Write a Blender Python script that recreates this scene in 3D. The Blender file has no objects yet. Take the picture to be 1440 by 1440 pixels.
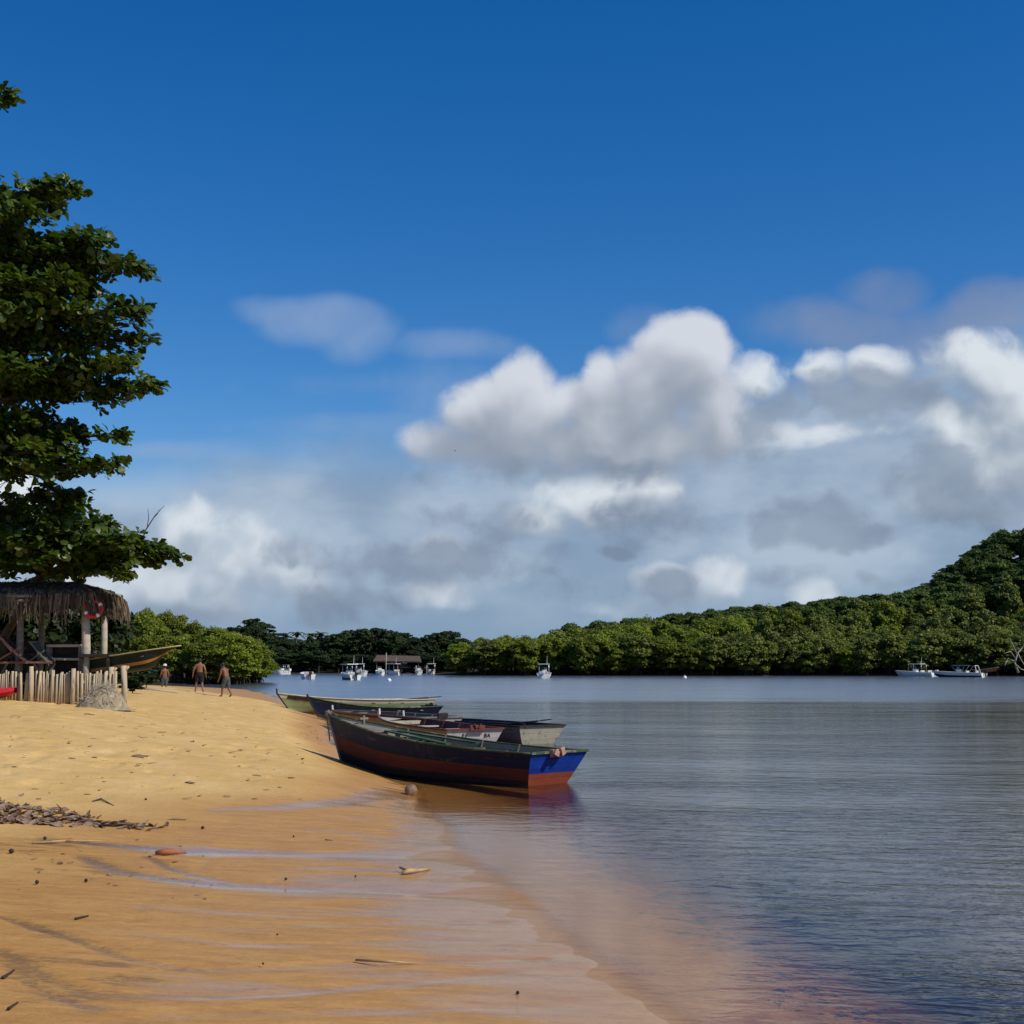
import bpy, bmesh, math, random
import numpy as np
from mathutils import Vector, Matrix, Quaternion

R = math.radians
random.seed(7)
rng = np.random.default_rng(7)
SC = bpy.context.scene
COL = SC.collection

# ------------------------------------------------------------------ camera
F = 2000.0                       # focal length in photograph pixels (1440 wide)
EYE = 2.5
PITCH = math.atan(212.0 / F)
cam = bpy.data.cameras.new('camera')
cam.sensor_width = 36.0
cam.lens = 36.0 * F / 1440.0
cam.clip_start = 0.1
cam.clip_end = 12000
camo = bpy.data.objects.new('camera', cam)
COL.objects.link(camo)
camo.location = (0, 0, EYE)
camo.rotation_euler = (R(90) + PITCH, 0, 0)
SC.camera = camo

SC.cycles.max_bounces = 6
SC.cycles.diffuse_bounces = 2
SC.cycles.glossy_bounces = 2
SC.cycles.transmission_bounces = 3
SC.cycles.transparent_max_bounces = 6
SC.cycles.caustics_reflective = False
SC.cycles.caustics_refractive = False

# ------------------------------------------------------------------ exposure
SC.view_settings.view_transform = 'Standard'
SC.view_settings.look = 'None'
SC.view_settings.exposure = 0.0
SC.view_settings.gamma = 1.0

# ------------------------------------------------------------------ sun
SUN_EL = 43.0
SUN_H = Vector((0.90, -0.43, 0)).normalized()
SUN_V = Vector((SUN_H.x * math.cos(R(SUN_EL)), SUN_H.y * math.cos(R(SUN_EL)), math.sin(R(SUN_EL))))
sl = bpy.data.lights.new('sun', 'SUN')
sl.energy = 3.6
sl.angle = R(0.5)
sl.color = (1.0, 0.93, 0.80)
so = bpy.data.objects.new('sun', sl)
COL.objects.link(so)
so.rotation_euler = (-SUN_V).to_track_quat('-Z', 'Y').to_euler()
so.location = (20, -10, 40)


def ray(px, py):
    cx, cy = (px - 720) / F, (720 - py) / F
    return Vector((cx, math.cos(PITCH) - cy * math.sin(PITCH), math.sin(PITCH) + cy * math.cos(PITCH)))


def at(px, py, Y):
    d = ray(px, py)
    return Vector((0, 0, EYE)) + d * (Y / d.y)


def G(px, py, z=0.0):
    d = ray(px, py)
    return Vector((0, 0, EYE)) + d * ((z - EYE) / d.z)


# ------------------------------------------------------------------ world: sky and clouds
class NT:
    """small helper to write node trees as expressions"""
    def __init__(s, tree):
        s.t = tree

    def n(s, typ, **kw):
        nd = s.t.nodes.new(typ)
        for k, v in kw.items():
            setattr(nd, k, v)
        return nd

    def put(s, sock, v):
        if isinstance(v, bpy.types.NodeSocket):
            s.t.links.new(v, sock)
        else:
            if sock.type == 'RGBA' and len(v) == 3:
                v = tuple(v) + (1.0,)
            sock.default_value = v

    def m(s, op, a, b=None, c=None, clamp=False):
        nd = s.n('ShaderNodeMath', operation=op, use_clamp=clamp)
        s.put(nd.inputs[0], a)
        if b is not None:
            s.put(nd.inputs[1], b)
        if c is not None:
            s.put(nd.inputs[2], c)
        return nd.outputs[0]

    def v(s, op, a, b=None):
        nd = s.n('ShaderNodeVectorMath', operation=op)
        s.put(nd.inputs[0], a)
        if b is not None:
            s.put(nd.inputs['Scale' if op == 'SCALE' else 1], b)
        return nd.outputs['Value'] if op in ('DOT_PRODUCT', 'LENGTH') else nd.outputs[0]

    def mix(s, fac, a, b):
        nd = s.n('ShaderNodeMix', data_type='RGBA')
        s.put(nd.inputs[0], fac)
        s.put(nd.inputs[6], a)
        s.put(nd.inputs[7], b)
        return nd.outputs[2]

    def ss(s, x, lo, hi, o0=0.0, o1=1.0):
        nd = s.n('ShaderNodeMapRange', interpolation_type='SMOOTHSTEP')
        s.put(nd.inputs[0], x)
        s.put(nd.inputs[1], lo)
        s.put(nd.inputs[2], hi)
        s.put(nd.inputs[3], o0)
        s.put(nd.inputs[4], o1)
        return nd.outputs[0]

    def noise(s, vec, scale, detail=3.0, rough=0.5, dist=0.0, col=False):
        nd = s.n('ShaderNodeTexNoise')
        s.put(nd.inputs['Vector'], vec)
        nd.inputs['Scale'].default_value = scale
        nd.inputs['Detail'].default_value = detail
        nd.inputs['Roughness'].default_value = rough
        nd.inputs['Distortion'].default_value = dist
        return nd.outputs['Color' if col else 0]

    def xyz(s, vec):
        nd = s.n('ShaderNodeSeparateXYZ')
        s.put(nd.inputs[0], vec)
        return nd.outputs

    def comb(s, x, y, z):
        nd = s.n('ShaderNodeCombineXYZ')
        for i, q in enumerate((x, y, z)):
            s.put(nd.inputs[i], q)
        return nd.outputs[0]


def UV(px, py):
    d = ray(px, py).normalized()
    return math.atan2(d.x, d.y) * F, math.asin(d.z) * F


def field_group(name, blobs, warp, amp, nscale, detail=6.0, rough=0.55):
    g = bpy.data.node_groups.new(name, 'ShaderNodeTree')
    g.interface.new_socket('Vector', in_out='INPUT', socket_type='NodeSocketVector')
    g.interface.new_socket('Field', in_out='OUTPUT', socket_type='NodeSocketFloat')
    t = NT(g)
    gi, go = t.n('NodeGroupInput'), t.n('NodeGroupOutput')
    d = t.v('NORMALIZE', gi.outputs[0])
    wn = t.noise(d, nscale * 0.6, 2.0, 0.5, 0.0, True)
    w = t.xyz(wn)
    x, y, z = t.xyz(d)[0:3]
    U = t.m('MULTIPLY', t.m('ARCTAN2', x, y), F)
    V = t.m('MULTIPLY', t.m('ARCSINE', z), F)
    U = t.m('ADD', U, t.m('MULTIPLY', t.m('SUBTRACT', w[0], 0.5), warp))
    V = t.m('ADD', V, t.m('MULTIPLY', t.m('SUBTRACT', w[1], 0.5), warp * 0.7))
    acc = None
    for (px, py, rx, ry, st) in blobs:
        cu, cv = UV(px, py)
        a = t.m('MULTIPLY_ADD', U, 1.0 / rx, -cu / rx)
        b = t.m('MULTIPLY_ADD', V, 1.0 / ry, -cv / ry)
        f = t.m('MULTIPLY_ADD', a, a, t.m('MULTIPLY', b, b))
        f = t.m('MULTIPLY', t.m('SUBTRACT', 1.0, f), st)
        acc = f if acc is None else t.m('SMOOTH_MAX', acc, f, 0.25)
    n1 = t.noise(t.v('ADD', d, t.v('SCALE', wn, 0.05)), nscale, detail, rough)
    n2 = t.noise(d, nscale * 1.7, 1.0, 0.5)
    bil = t.m('SUBTRACT', 0.30, t.m('ABSOLUTE', t.m('MULTIPLY_ADD', n2, 2.0, -1.0)))
    nz = t.m('ADD', t.m('MULTIPLY', t.m('SUBTRACT', n1, 0.5), amp), t.m('MULTIPLY', bil, amp * 0.22))
    acc = t.m('SMOOTH_MIN', acc, 0.9, 0.5)
    acc = t.m('MAXIMUM', acc, -3.0)
    t.put(go.inputs[0], t.m('ADD', acc, nz))
    return g


world = bpy.data.worlds.new('World')
SC.world = world
world.use_nodes = True
wt = NT(world.node_tree)
for nd in list(world.node_tree.nodes):
    world.node_tree.nodes.remove(nd)
sky = wt.n('ShaderNodeTexSky')
sky.sky_type = 'NISHITA'
sky.sun_disc = False
sky.sun_elevation = R(SUN_EL)
sky.sun_rotation = math.atan2(SUN_H.x, SUN_H.y)
sky.air_density = 1.0
sky.dust_density = 0.3
sky.ozone_density = 3.0
gen = wt.n('ShaderNodeTexCoord').outputs['Generated']
dirv = wt.v('NORMALIZE', gen)
dz = wt.xyz(dirv)[2]
# clear tropical air: deeper blue towards the zenith
skyc = wt.n('ShaderNodeHueSaturation')
skyc.inputs['Saturation'].default_value = 1.42
wt.put(skyc.inputs['Color'], sky.outputs[0])
tint = wt.n('ShaderNodeVectorMath', operation='MULTIPLY')
wt.put(tint.inputs[0], skyc.outputs[0])
tint.inputs[1].default_value = (0.76, 0.86, 1.05)
col = tint.outputs[0]
SK = 0.1                                                   # background strength


def L3(r, g, b, k=1.0):
    f = lambda c: ((c / 255 + 0.055) / 1.055) ** 2.4 if c > 10 else c / 255 / 12.92
    return tuple(f(c) * k / SK for c in (r, g, b))


K = [(960, 508, 80, 72, 1.3), (1000, 575, 70, 88, 1.0), (905, 560, 92, 78, 1.2), (855, 545, 45, 58, 1.0), (815, 580, 80, 66, 1.1), (748, 560, 62, 74, 1.2),
     (690, 595, 92, 66, 1.1), (625, 625, 78, 44, 1.0), (850, 618, 190, 56, 1.2), (730, 632, 140, 42, 1.1), (930, 620, 90, 50, 1.0)]
KB = [(1070, 528, 50, 42, 1.0), (1160, 515, 46, 34, 1.0), (1235, 512, 52, 36, 1.0), (1330, 505, 60, 44, .7), (1400, 520, 80, 60, 0.9),
      (1400, 610, 110, 72, 1.0), (1450, 680, 110, 66, 1.1), (1330, 690, 70, 50, 0.7), (1490, 620, 130, 100, 1.1), (1345, 590, 60, 45, .8),
      (840, 705, 120, 50, 1.0), (760, 730, 70, 30, 0.8), (900, 680, 65, 40, 0.8),
      (270, 765, 62, 66, 1.0), (345, 770, 66, 66, 0.9), (235, 825, 90, 56, 0.9), (400, 815, 100, 52, 0.7), (310, 840, 130, 44, 0.7),
      (620, 838, 66, 30, 0.9), (1005, 812, 56, 42, 1.0), (935, 815, 50, 34, 0.7), (1145, 838, 46, 32, 1.0), (870, 855, 80, 20, 0.6),
      (1080, 615, 170, 22, 0.6), (130, 840, 110, 50, .8), (-40, 720, 140, 80, 1.0), (620, 775, 60, 34, .6)]
GR = [(1150, 730, 100, 44, 0.9), (1205, 548, 125, 48, 1.0), (1110, 565, 80, 36, 0.7), (520, 790, 120, 42, 0.8), (630, 785, 86, 46, 0.8),
      (945, 824, 58, 34, 0.7), (710, 735, 60, 34, 0.6), (610, 722, 56, 20, 0.5), (865, 772, 40, 13, 0.7), (1235, 752, 46, 20, 0.8),
      (1270, 778, 30, 14, 0.6), (1310, 670, 80, 58, 0.7), (1240, 812, 56, 20, 0.6), (1390, 710, 110, 52, 0.7), (770, 665, 190, 24, 0.5),
      (1110, 812, 56, 20, 0.5), (900, 730, 90, 40, .6), (270, 870, 120, 24, .5), (470, 850, 110, 34, .5), (720, 800, 110, 40, .5), (1060, 600, 70, 60, .5),
      (820, 830, 90, 26, .5), (400, 770, 60, 40, .4)]
WI = [(450, 455, 105, 46, 1.2), (500, 478, 66, 48, 1.0), (390, 440, 75, 28, 0.9), (640, 492, 110, 26, 0.6), (1250, 412, 76, 44, 1.0),
      (1190, 455, 140, 44, 0.8), (1410, 435, 100, 44, 1.2), (1320, 470, 100, 50, 0.8), (900, 455, 56, 30, 0.5), (550, 550, 190, 22, 0.4),
      (250, 630, 80, 16, 0.7), (500, 600, 160, 20, 0.4), (690, 560, 190, 50, 0.5)]
gK = field_group('cumulus field', K, 40, 1.8, 16.0, 7.0, 0.6)
gKs = field_group('cumulus shading field', K, 40, 1.8, 16.0, 3.0, 0.5)
gB = field_group('far cumulus field', KB, 46, 2.3, 22.0, 6.0, 0.55)
gBs = field_group('far cumulus shading field', KB, 46, 2.3, 22.0, 2.0, 0.45)
gG = field_group('grey cloud field', GR, 70, 3.2, 22.0, 5.0)
gW = field_group('thin cloud field', WI, 80, 1.8, 11.0, 4.0)


def fld(g, vec):
    nd = wt.n('ShaderNodeGroup')
    nd.node_tree = g
    wt.put(nd.inputs[0], vec)
    return nd.outputs[0]


# high veil below ~15 degrees of elevation
vn = wt.noise(wt.v('MULTIPLY', dirv, (1, 1, 2.6)), 5.0, 4, 0.5)
vn2 = wt.noise(wt.v('MULTIPLY', dirv, (1, 1, 2.0)), 8.0, 5, 0.52)
azx = wt.xyz(dirv)[0]
edge = wt.m('SUBTRACT', wt.m('ADD', wt.m('MULTIPLY_ADD', azx, 0.13, 0.176), wt.m('MULTIPLY', wt.m('SUBTRACT', vn, 0.5), 0.12)), dz)
veil = wt.m('MULTIPLY', wt.ss(edge, -0.020, 0.055), 0.94)
vcol = wt.mix(wt.ss(vn2, 0.34, 0.66), L3(136, 158, 184), L3(174, 190, 208))
vcol = wt.mix(wt.ss(dz, 0.0, 0.07), L3(126, 154, 184), vcol)
col = wt.mix(veil, col, vcol)
# thin wisps
w0 = fld(gW, dirv)
col = wt.mix(wt.m('MULTIPLY', wt.ss(w0, -0.1, 1.3), 0.62), col, wt.mix(wt.ss(azx, -0.1, 0.3), L3(150, 172, 205), L3(146, 150, 166)))
low = wt.ss(dz, 0.02, 0.12)
# far cumulus banks, lit from the upper right
b0 = fld(gB, dirv)
b1 = fld(gBs, wt.v('ADD', dirv, (0.009, -0.003, 0.022)))
bl = wt.ss(wt.m('SUBTRACT', wt.m('MINIMUM', wt.m('MULTIPLY_ADD', b0, 0.4, wt.m('MULTIPLY', fld(gBs, dirv), 0.6)), 1.5), wt.m('MINIMUM', b1, 1.5)), -0.9, 0.95)
bc = wt.mix(bl, L3(134, 150, 170), L3(220, 227, 234))
bc = wt.mix(low, wt.mix(0.28, bc, L3(146, 166, 190)), bc)
col = wt.mix(wt.m('MULTIPLY', wt.ss(b0, 0.0, wt.m('MULTIPLY_ADD', low, -0.2, 1.1)), 0.95), col, bc)
# the big cumulus
k0 = fld(gK, dirv)
k1 = fld(gKs, wt.v('ADD', dirv, (0.010, -0.003, 0.024)))
dif = wt.m('SUBTRACT', wt.m('MINIMUM', wt.m('MULTIPLY_ADD', k0, 0.3, wt.m('MULTIPLY', fld(gKs, dirv), 0.7)), 1.5), wt.m('MINIMUM', k1, 1.5))
lit = wt.ss(dif, -0.75, 1.25)
base = wt.ss(wt.m('ADD', dz, wt.m('MULTIPLY', dif, 0.02)), 0.128, 0.195)
kc = wt.mix(lit, L3(148, 158, 174), L3(211, 216, 225))
kc = wt.mix(base, wt.mix(0.62, kc, L3(132, 144, 162)), kc)
dens = wt.ss(k0, -0.04, wt.m('MULTIPLY_ADD', base, -0.25, 1.0))
col = wt.mix(wt.m('MULTIPLY', dens, 0.98), col, kc)
# grey clouds in front
g0 = fld(gG, dirv)
gl = wt.ss(vn2, 0.35, 0.65)
gc = wt.mix(gl, L3(120, 137, 160), L3(144, 160, 180))
col = wt.mix(wt.m('MULTIPLY', wt.ss(g0, 0.0, 0.9), 0.85), col, gc)
bg = wt.n('ShaderNodeBackground')
wt.put(bg.inputs[0], col)
bg.inputs[1].default_value = SK
wo = wt.n('ShaderNodeOutputWorld')
wt.put(wo.inputs[0], bg.outputs[0])
world.cycles.sampling_method = 'MANUAL'
world.cycles.sample_map_resolution = 512


# ------------------------------------------------------------------ mesh helpers
def tag(o, label=None, cat=None, group=None, kind=None):
    for k, v in (('label', label), ('category', cat), ('group', group), ('kind', kind)):
        if v:
            o[k] = v
    return o


def empty(name, loc=(0, 0, 0), rz=0.0, rot=None):
    o = bpy.data.objects.new(name, None)
    o.empty_display_size = 0.2
    COL.objects.link(o)
    o.location = loc
    o.rotation_euler = rot if rot else (0, 0, rz)
    return o


def thing(name, label, cat, loc=(0, 0, 0), rz=0.0, group=None, rot=None):
    return tag(empty(name, loc, rz, rot), label, cat, group)


def copy_tree(o, parent=None):
    c = o.copy()
    COL.objects.link(c)
    if parent:
        c.parent = parent
    for ch in list(o.children):
        copy_tree(ch, c)
    return c


class MB:
    def __init__(s):
        s.v, s.f, s.m = [], [], []

    def add(s, vs, fs, mi=0):
        b = len(s.v)
        s.v += [tuple(p) for p in vs]
        s.f += [tuple(i + b for i in f) for f in fs]
        s.m += [mi] * len(fs)

    def box(s, c, size, rot=None, mi=0, jit=0.0):
        hx, hy, hz = (q / 2 for q in size)
        vs = [Vector((x * hx, y * hy, z * hz)) for z in (-1, 1) for x, y in ((-1, -1), (1, -1), (1, 1), (-1, 1))]
        if jit:
            vs = [p + Vector([random.uniform(-jit, jit) for _ in range(3)]) for p in vs]
        if rot is not None:
            vs = [rot @ p for p in vs]
        vs = [p + Vector(c) for p in vs]
        s.add(vs, [(3, 2, 1, 0), (4, 5, 6, 7), (0, 1, 5, 4), (1, 2, 6, 5), (2, 3, 7, 6), (3, 0, 4, 7)], mi)

    def bar(s, a, b, w, h, mi=0):
        a, b = Vector(a), Vector(b)
        d = b - a
        q = d.to_track_quat('X', 'Z').to_matrix()
        s.box((a + b) / 2, (d.length, w, h), q, mi)

    def tube(s, pts, rad, n=8, mi=0, cap=True, flat=1.0):
        pts = [Vector(p) for p in pts]
        if not isinstance(rad, (list, tuple)):
            rad = [rad] * len(pts)
        rings = []
        up = None
        for i, p in enumerate(pts):
            d = (pts[min(i + 1, len(pts) - 1)] - pts[max(i - 1, 0)]).normalized()
            if up is None:
                up = Vector((0, 0, 1)) if abs(d.z) < 0.9 else Vector((1, 0, 0))
            x = d.cross(up)
            if x.length < 1e-4:
                x = d.orthogonal()
            x.normalize()
            up = x.cross(d).normalized()
            rings.append([p + (x * math.cos(2 * math.pi * k / n) + up * (math.sin(2 * math.pi * k / n) * flat)) * rad[i] for k in range(n)])
        vs = [q for r in rings for q in r]
        fs = []
        for i in range(len(pts) - 1):
            for k in range(n):
                k2 = (k + 1) % n
                fs.append((i * n + k, i * n + k2, (i + 1) * n + k2, (i + 1) * n + k))
        if cap:
            fs.append(tuple(range(n - 1, -1, -1)))
            fs.append(tuple((len(pts) - 1) * n + k for k in range(n)))
        s.add(vs, fs, mi)

    def lathe(s, prof, n=16, mi=0, c=(0, 0, 0)):
        vs = []
        for r, z in prof:
            for k in range(n):
                a = 2 * math.pi * k / n
                vs.append((c[0] + r * math.cos(a), c[1] + r * math.sin(a), c[2] + z))
        fs = []
        for i in range(len(prof) - 1):
            for k in range(n):
                k2 = (k + 1) % n
                fs.append((i * n + k, i * n + k2, (i + 1) * n + k2, (i + 1) * n + k))
        s.add(vs, fs, mi)

    def build(s, name, mats, parent=None, smooth=False, bevel=0.0):
        me = bpy.data.meshes.new(name)
        me.from_pydata(s.v, [], s.f)
        if not isinstance(mats, (list, tuple)):
            mats = [mats]
        for m in mats:
            me.materials.append(m)
        if len(mats) > 1:
            me.polygons.foreach_set('material_index', s.m)
        bm = bmesh.new()
        bm.from_mesh(me)
        bmesh.ops.recalc_face_normals(bm, faces=bm.faces)
        bm.to_mesh(me)
        bm.free()
        if smooth:
            me.polygons.foreach_set('use_smooth', [True] * len(me.polygons))
        me.update()
        o = bpy.data.objects.new(name, me)
        COL.objects.link(o)
        if parent:
            o.parent = parent
        if bevel:
            bv = o.modifiers.new('bevel', 'BEVEL')
            bv.width = bevel
            bv.segments = 2
            bv.limit_method = 'ANGLE'
        return o


# ------------------------------------------------------------------ materials
def mat(name, c1, c2=None, rough=0.7, scale=6.0, bump=0.0, bscale=None, stretch=(1, 1, 1), spec=0.4, wear=None, wearamt=0.0,
        wscale=5.0, trans=0.0, metal=0.0, tone=False, rand=0.0, detail=5, planks=0.0):
    m = bpy.data.materials.new(name)
    m.use_nodes = True
    t = NT(m.node_tree)
    bs = m.node_tree.nodes['Principled BSDF']
    tc = t.n('ShaderNodeTexCoord').outputs['Object']
    vec = t.v('MULTIPLY', tc, stretch)
    n = t.noise(vec, scale, detail, 0.6)
    c = t.mix(t.ss(n, 0.3, 0.7), c1, c2 if c2 else c1)
    if wear:
        wn = t.noise(t.v('MULTIPLY', tc, stretch), wscale, 7, 0.7, 0.6)
        c = t.mix(t.ss(wn, 0.62 - wearamt, 0.70 - wearamt * 0.9), c, wear)
    if planks:
        zz = t.m('MULTIPLY_ADD', t.xyz(tc)[2], planks, t.m('MULTIPLY', t.noise(t.v('MULTIPLY', tc, (.4, .4, .4)), 1.0, 2), 0.6))
        fr_ = t.m('FRACT', zz)
        ln = t.m('MULTIPLY', t.ss(fr_, 0.10, 0.02), 0.55)
        c = t.mix(ln, c, t.v('SCALE', c, 0.35))
        pn = t.noise(t.v('MULTIPLY', t.comb(t.xyz(tc)[0], 0.0, t.m('FLOOR', zz)), (.3, 1, 7.3)), 1.0, 2)
        c = t.v('SCALE', c, t.m('MULTIPLY_ADD', pn, 0.7, 0.65))
        run = t.noise(t.v('MULTIPLY', tc, (9.0, 9.0, .8)), 1.0, 5, .7)
        c = t.mix(t.m('MULTIPLY', t.ss(run, .54, .75), .45), c, wear if wear else c2)
    if tone:
        at_ = t.n('ShaderNodeAttribute', attribute_name='tone')
        c = t.mix(at_.outputs['Fac'], c, t.v('MULTIPLY', c, (1.45, 1.35, 1.15)))
    if rand:
        oi = t.n('ShaderNodeObjectInfo')
        k = t.m('MULTIPLY_ADD', oi.outputs['Random'], rand * 2, 1 - rand)
        c = t.v('SCALE', c, k)
    t.put(bs.inputs['Base Color'], c)
    bs.inputs['Roughness'].default_value = rough
    bs.inputs['Specular IOR Level'].default_value = spec
    bs.inputs['Metallic'].default_value = metal
    if bump:
        bn = t.noise(vec, bscale or scale * 3, 6, 0.65)
        b = t.n('ShaderNodeBump')
        b.inputs['Strength'].default_value = 1.0
        b.inputs['Distance'].default_value = bump
        t.put(b.inputs['Height'], bn)
        t.put(bs.inputs['Normal'], b.outputs[0])
    if trans:
        out = [x for x in m.node_tree.nodes if x.type == 'OUTPUT_MATERIAL'][0]
        tr = t.n('ShaderNodeBsdfTranslucent')
        t.put(tr.inputs[0], t.v('MULTIPLY', c, (1.3, 1.5, 0.6)))
        mx = t.n('ShaderNodeMixShader')
        mx.inputs[0].default_value = trans
        t.put(mx.inputs[1], bs.outputs[0])
        t.put(mx.inputs[2], tr.outputs[0])
        t.put(out.inputs[0], mx.outputs[0])
    return m


# ------------------------------------------------------------------ terrain
def sdist(X, Y, poly):
    """signed distance to a polygon, positive inside"""
    P = np.array(poly, float)
    Q = np.roll(P, -1, 0)
    best = np.full(X.shape, 1e18)
    inside = np.zeros(X.shape, bool)
    for (ax, ay), (bx, by) in zip(P, Q):
        ex, ey = bx - ax, by - ay
        l2 = ex * ex + ey * ey
        tt = np.clip(((X - ax) * ex + (Y - ay) * ey) / l2, 0, 1)
        dx, dy = X - ax - tt * ex, Y - ay - tt * ey
        best = np.minimum(best, dx * dx + dy * dy)
        if ay != by:
            c = ((ay > Y) != (by > Y)) & (X < (bx - ax) * (Y - ay) / (by - ay) + ax)
            inside ^= c
    d = np.sqrt(best)
    return np.where(inside, d, -d)


def vnoise(X, Y, s, seed=0):
    x, y = X / s + seed * 17.3, Y / s + seed * 7.9
    xi, yi = np.floor(x), np.floor(y)
    fx, fy = x - xi, y - yi
    fx, fy = fx * fx * (3 - 2 * fx), fy * fy * (3 - 2 * fy)
    h = lambda a, b: np.modf(np.abs(np.sin(a * 127.1 + b * 311.7 + seed * 74.7) * 43758.5453))[0]
    return (h(xi, yi) * (1 - fx) + h(xi + 1, yi) * fx) * (1 - fy) + (h(xi, yi + 1) * (1 - fx) + h(xi + 1, yi + 1) * fx) * fy - 0.5


def fbm(X, Y, s, seed=0, o=3):
    return sum(vnoise(X, Y, s / 2 ** i, seed + i) / 2 ** i for i in range(o))


def sst(x, a, b):
    t = np.clip((x - a) / (b - a), 0, 1)
    return t * t * (3 - 2 * t)


shore_px = [(930, 1440), (845, 1370), (775, 1310), (700, 1245), (640, 1190), (592, 1145), (556, 1103), (520, 1082), (492, 1066), (476, 1045), (466, 1025),
            (450, 1011), (425, 1000), (405, 988), (385, 977), (345, 969.5), (300, 967.5), (240, 966.5)]
shore = [(4.2, -40), (3.2, 0), (2.0, 6.5)] + [tuple(G(a, b, 0)[:2]) for a, b in shore_px]
shore += [(-60, 146), (-140, 150), (-500, 170), (-500, -40)]
farland = [(-3000, 210), (-600, 190), (-130, 172), (-60, 165), (-48, 164), (-36, 166), (-32.5, 171), (-33, 180), (-38, 205), (-52, 265), (-68, 322),
           (-40, 333), (-18, 332), (-17, 300), (-15, 287), (-8, 282), (30, 278), (70, 274), (100, 271), (125, 262), (150, 240), (210, 200),
           (420, 150), (3000, 60), (3000, 6000), (-3000, 6000)]


def H(X, Y):
    X, Y = np.atleast_1d(np.asarray(X, float)), np.atleast_1d(np.asarray(Y, float))
    w = 0.35 * np.sin(X * 0.6 + Y * 0.31) + 0.25 * np.sin(Y * 0.9 - X * 0.4)
    s = sdist(X, Y, shore) + w * sst(Y, 8, 20) * 0.35
    land = np.maximum(s, 0)
    zA = np.interp(land, [0, 3, 6, 9, 14, 22, 40], [0, .085, .24, .50, 1.0, 1.4, 1.7])
    zB = np.interp(land, [0, .8, 1.9, 4, 7, 10, 16, 40], [0, .2, .50, .82, 1.22, 1.42, 1.6, 1.8])
    zC = np.interp(land, [0, 3, 10, 25, 60], [0, .18, .5, 0.9, 1.6])
    t = sst(Y, 17, 33)
    t2 = sst(Y, 74, 96)
    z = (zA * (1 - t) + zB * t) * (1 - t2) + zC * t2
    sea = np.maximum(-s, 0)
    dA = np.interp(sea, [0, .9, 2.1, 4.4, 12, 40], [0, .05, .26, 1.05, 2.1, 3.0])
    dB = np.interp(sea, [0, 1.5, 4, 12, 40], [0, .14, .4, 1.5, 3.0])
    z = np.where(s >= 0, z, -(dA * (1 - t) + dB * t))
    s2 = sdist(X, Y, farland)
    h = np.interp(np.maximum(s2, 0), [0, 2, 8, 30, 80, 200, 1000], [0, .25, .5, 1.0, 2.0, 3.0, 5.0])
    ramp = sst(X, -25, 100) * np.interp(s2, [0, 12, 40, 80], [0, 1.0, 6.5, 9.0]) * (Y > 150)
    hill = 25.0 * np.exp(-(((X - 162) / 34) ** 2 + ((Y - 385) / 60) ** 2) / 2 * 1.0) * sst(s2, 5, 60)
    hill += 6.0 * np.exp(-(((X + 66) / 22) ** 2 + ((Y - 400) / 50) ** 2) / 2) * sst(s2, 5, 60)
    zf = np.where(s2 > 0, h + ramp + hill, -np.interp(-s2, [0, 3, 15, 60], [0, .5, 1.5, 3.0]))
    return np.maximum(z, zf), s, s2


def Hz(x, y):
    return float(H(x, y)[0][0])


_ys = np.concatenate([np.arange(6, 60, 0.05), np.arange(60, 420, 0.25)])


def hit(px, py):
    d = ray(px, py)
    X, Z = d.x / d.y * _ys, EYE + d.z / d.y * _ys
    h = H(X, _ys)[0]
    i = np.argmax(Z <= h)
    return Vector((X[i], _ys[i], h[i]))


def axis(segs):
    out = []
    for a, b, st in segs:
        out += list(np.arange(a, b, st))
    out.append(segs[-1][1])
    return np.array(out)


def grow(a, b, n):
    return list(a + (b - a) * (np.linspace(0, 1, n) ** 2.2))


gx = np.array(sorted(set([-x for x in grow(24, 3000, 60)] + grow(6, 140, 70)[1:] + grow(140, 3000, 40)[1:] + list(np.arange(-24, 6.001, 0.085)))))
gy = np.concatenate([-np.array(grow(8, 200, 12))[::-1][:-1], np.arange(-8, 8, 0.5), np.arange(8, 21, 0.06), np.arange(21, 45, 0.11), np.arange(45, 90, 0.35),
                     np.arange(90, 200, 1.6), np.arange(200, 420, 4), np.array(grow(420, 6000, 25))])
XX, YY = np.meshgrid(gx, gy)
ZZ, SS, S2 = H(XX, YY)

# small relief of the near beach: wind and foot marks in the dry sand, rills in the wet sand
dry = sst(ZZ, 0.25, 0.6) * sst(YY, 10, 18) * (YY < 95)
ZZ = ZZ + dry * (0.03 * fbm(XX, YY, 2.6, 3) + 0.022 * fbm(XX, YY * 1.3, 0.45, 9))
foot = fbm(XX, YY, 0.42, 31, 2)
ZZ -= dry * 0.04 * sst(foot, 0.16, 0.32)
ZZ += (SS > -4) * (YY < 40) * 0.012 * fbm(XX * 0.5, YY * 1.2, 0.8, 5)

film = np.zeros_like(ZZ)
silt = np.zeros_like(ZZ)


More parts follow.
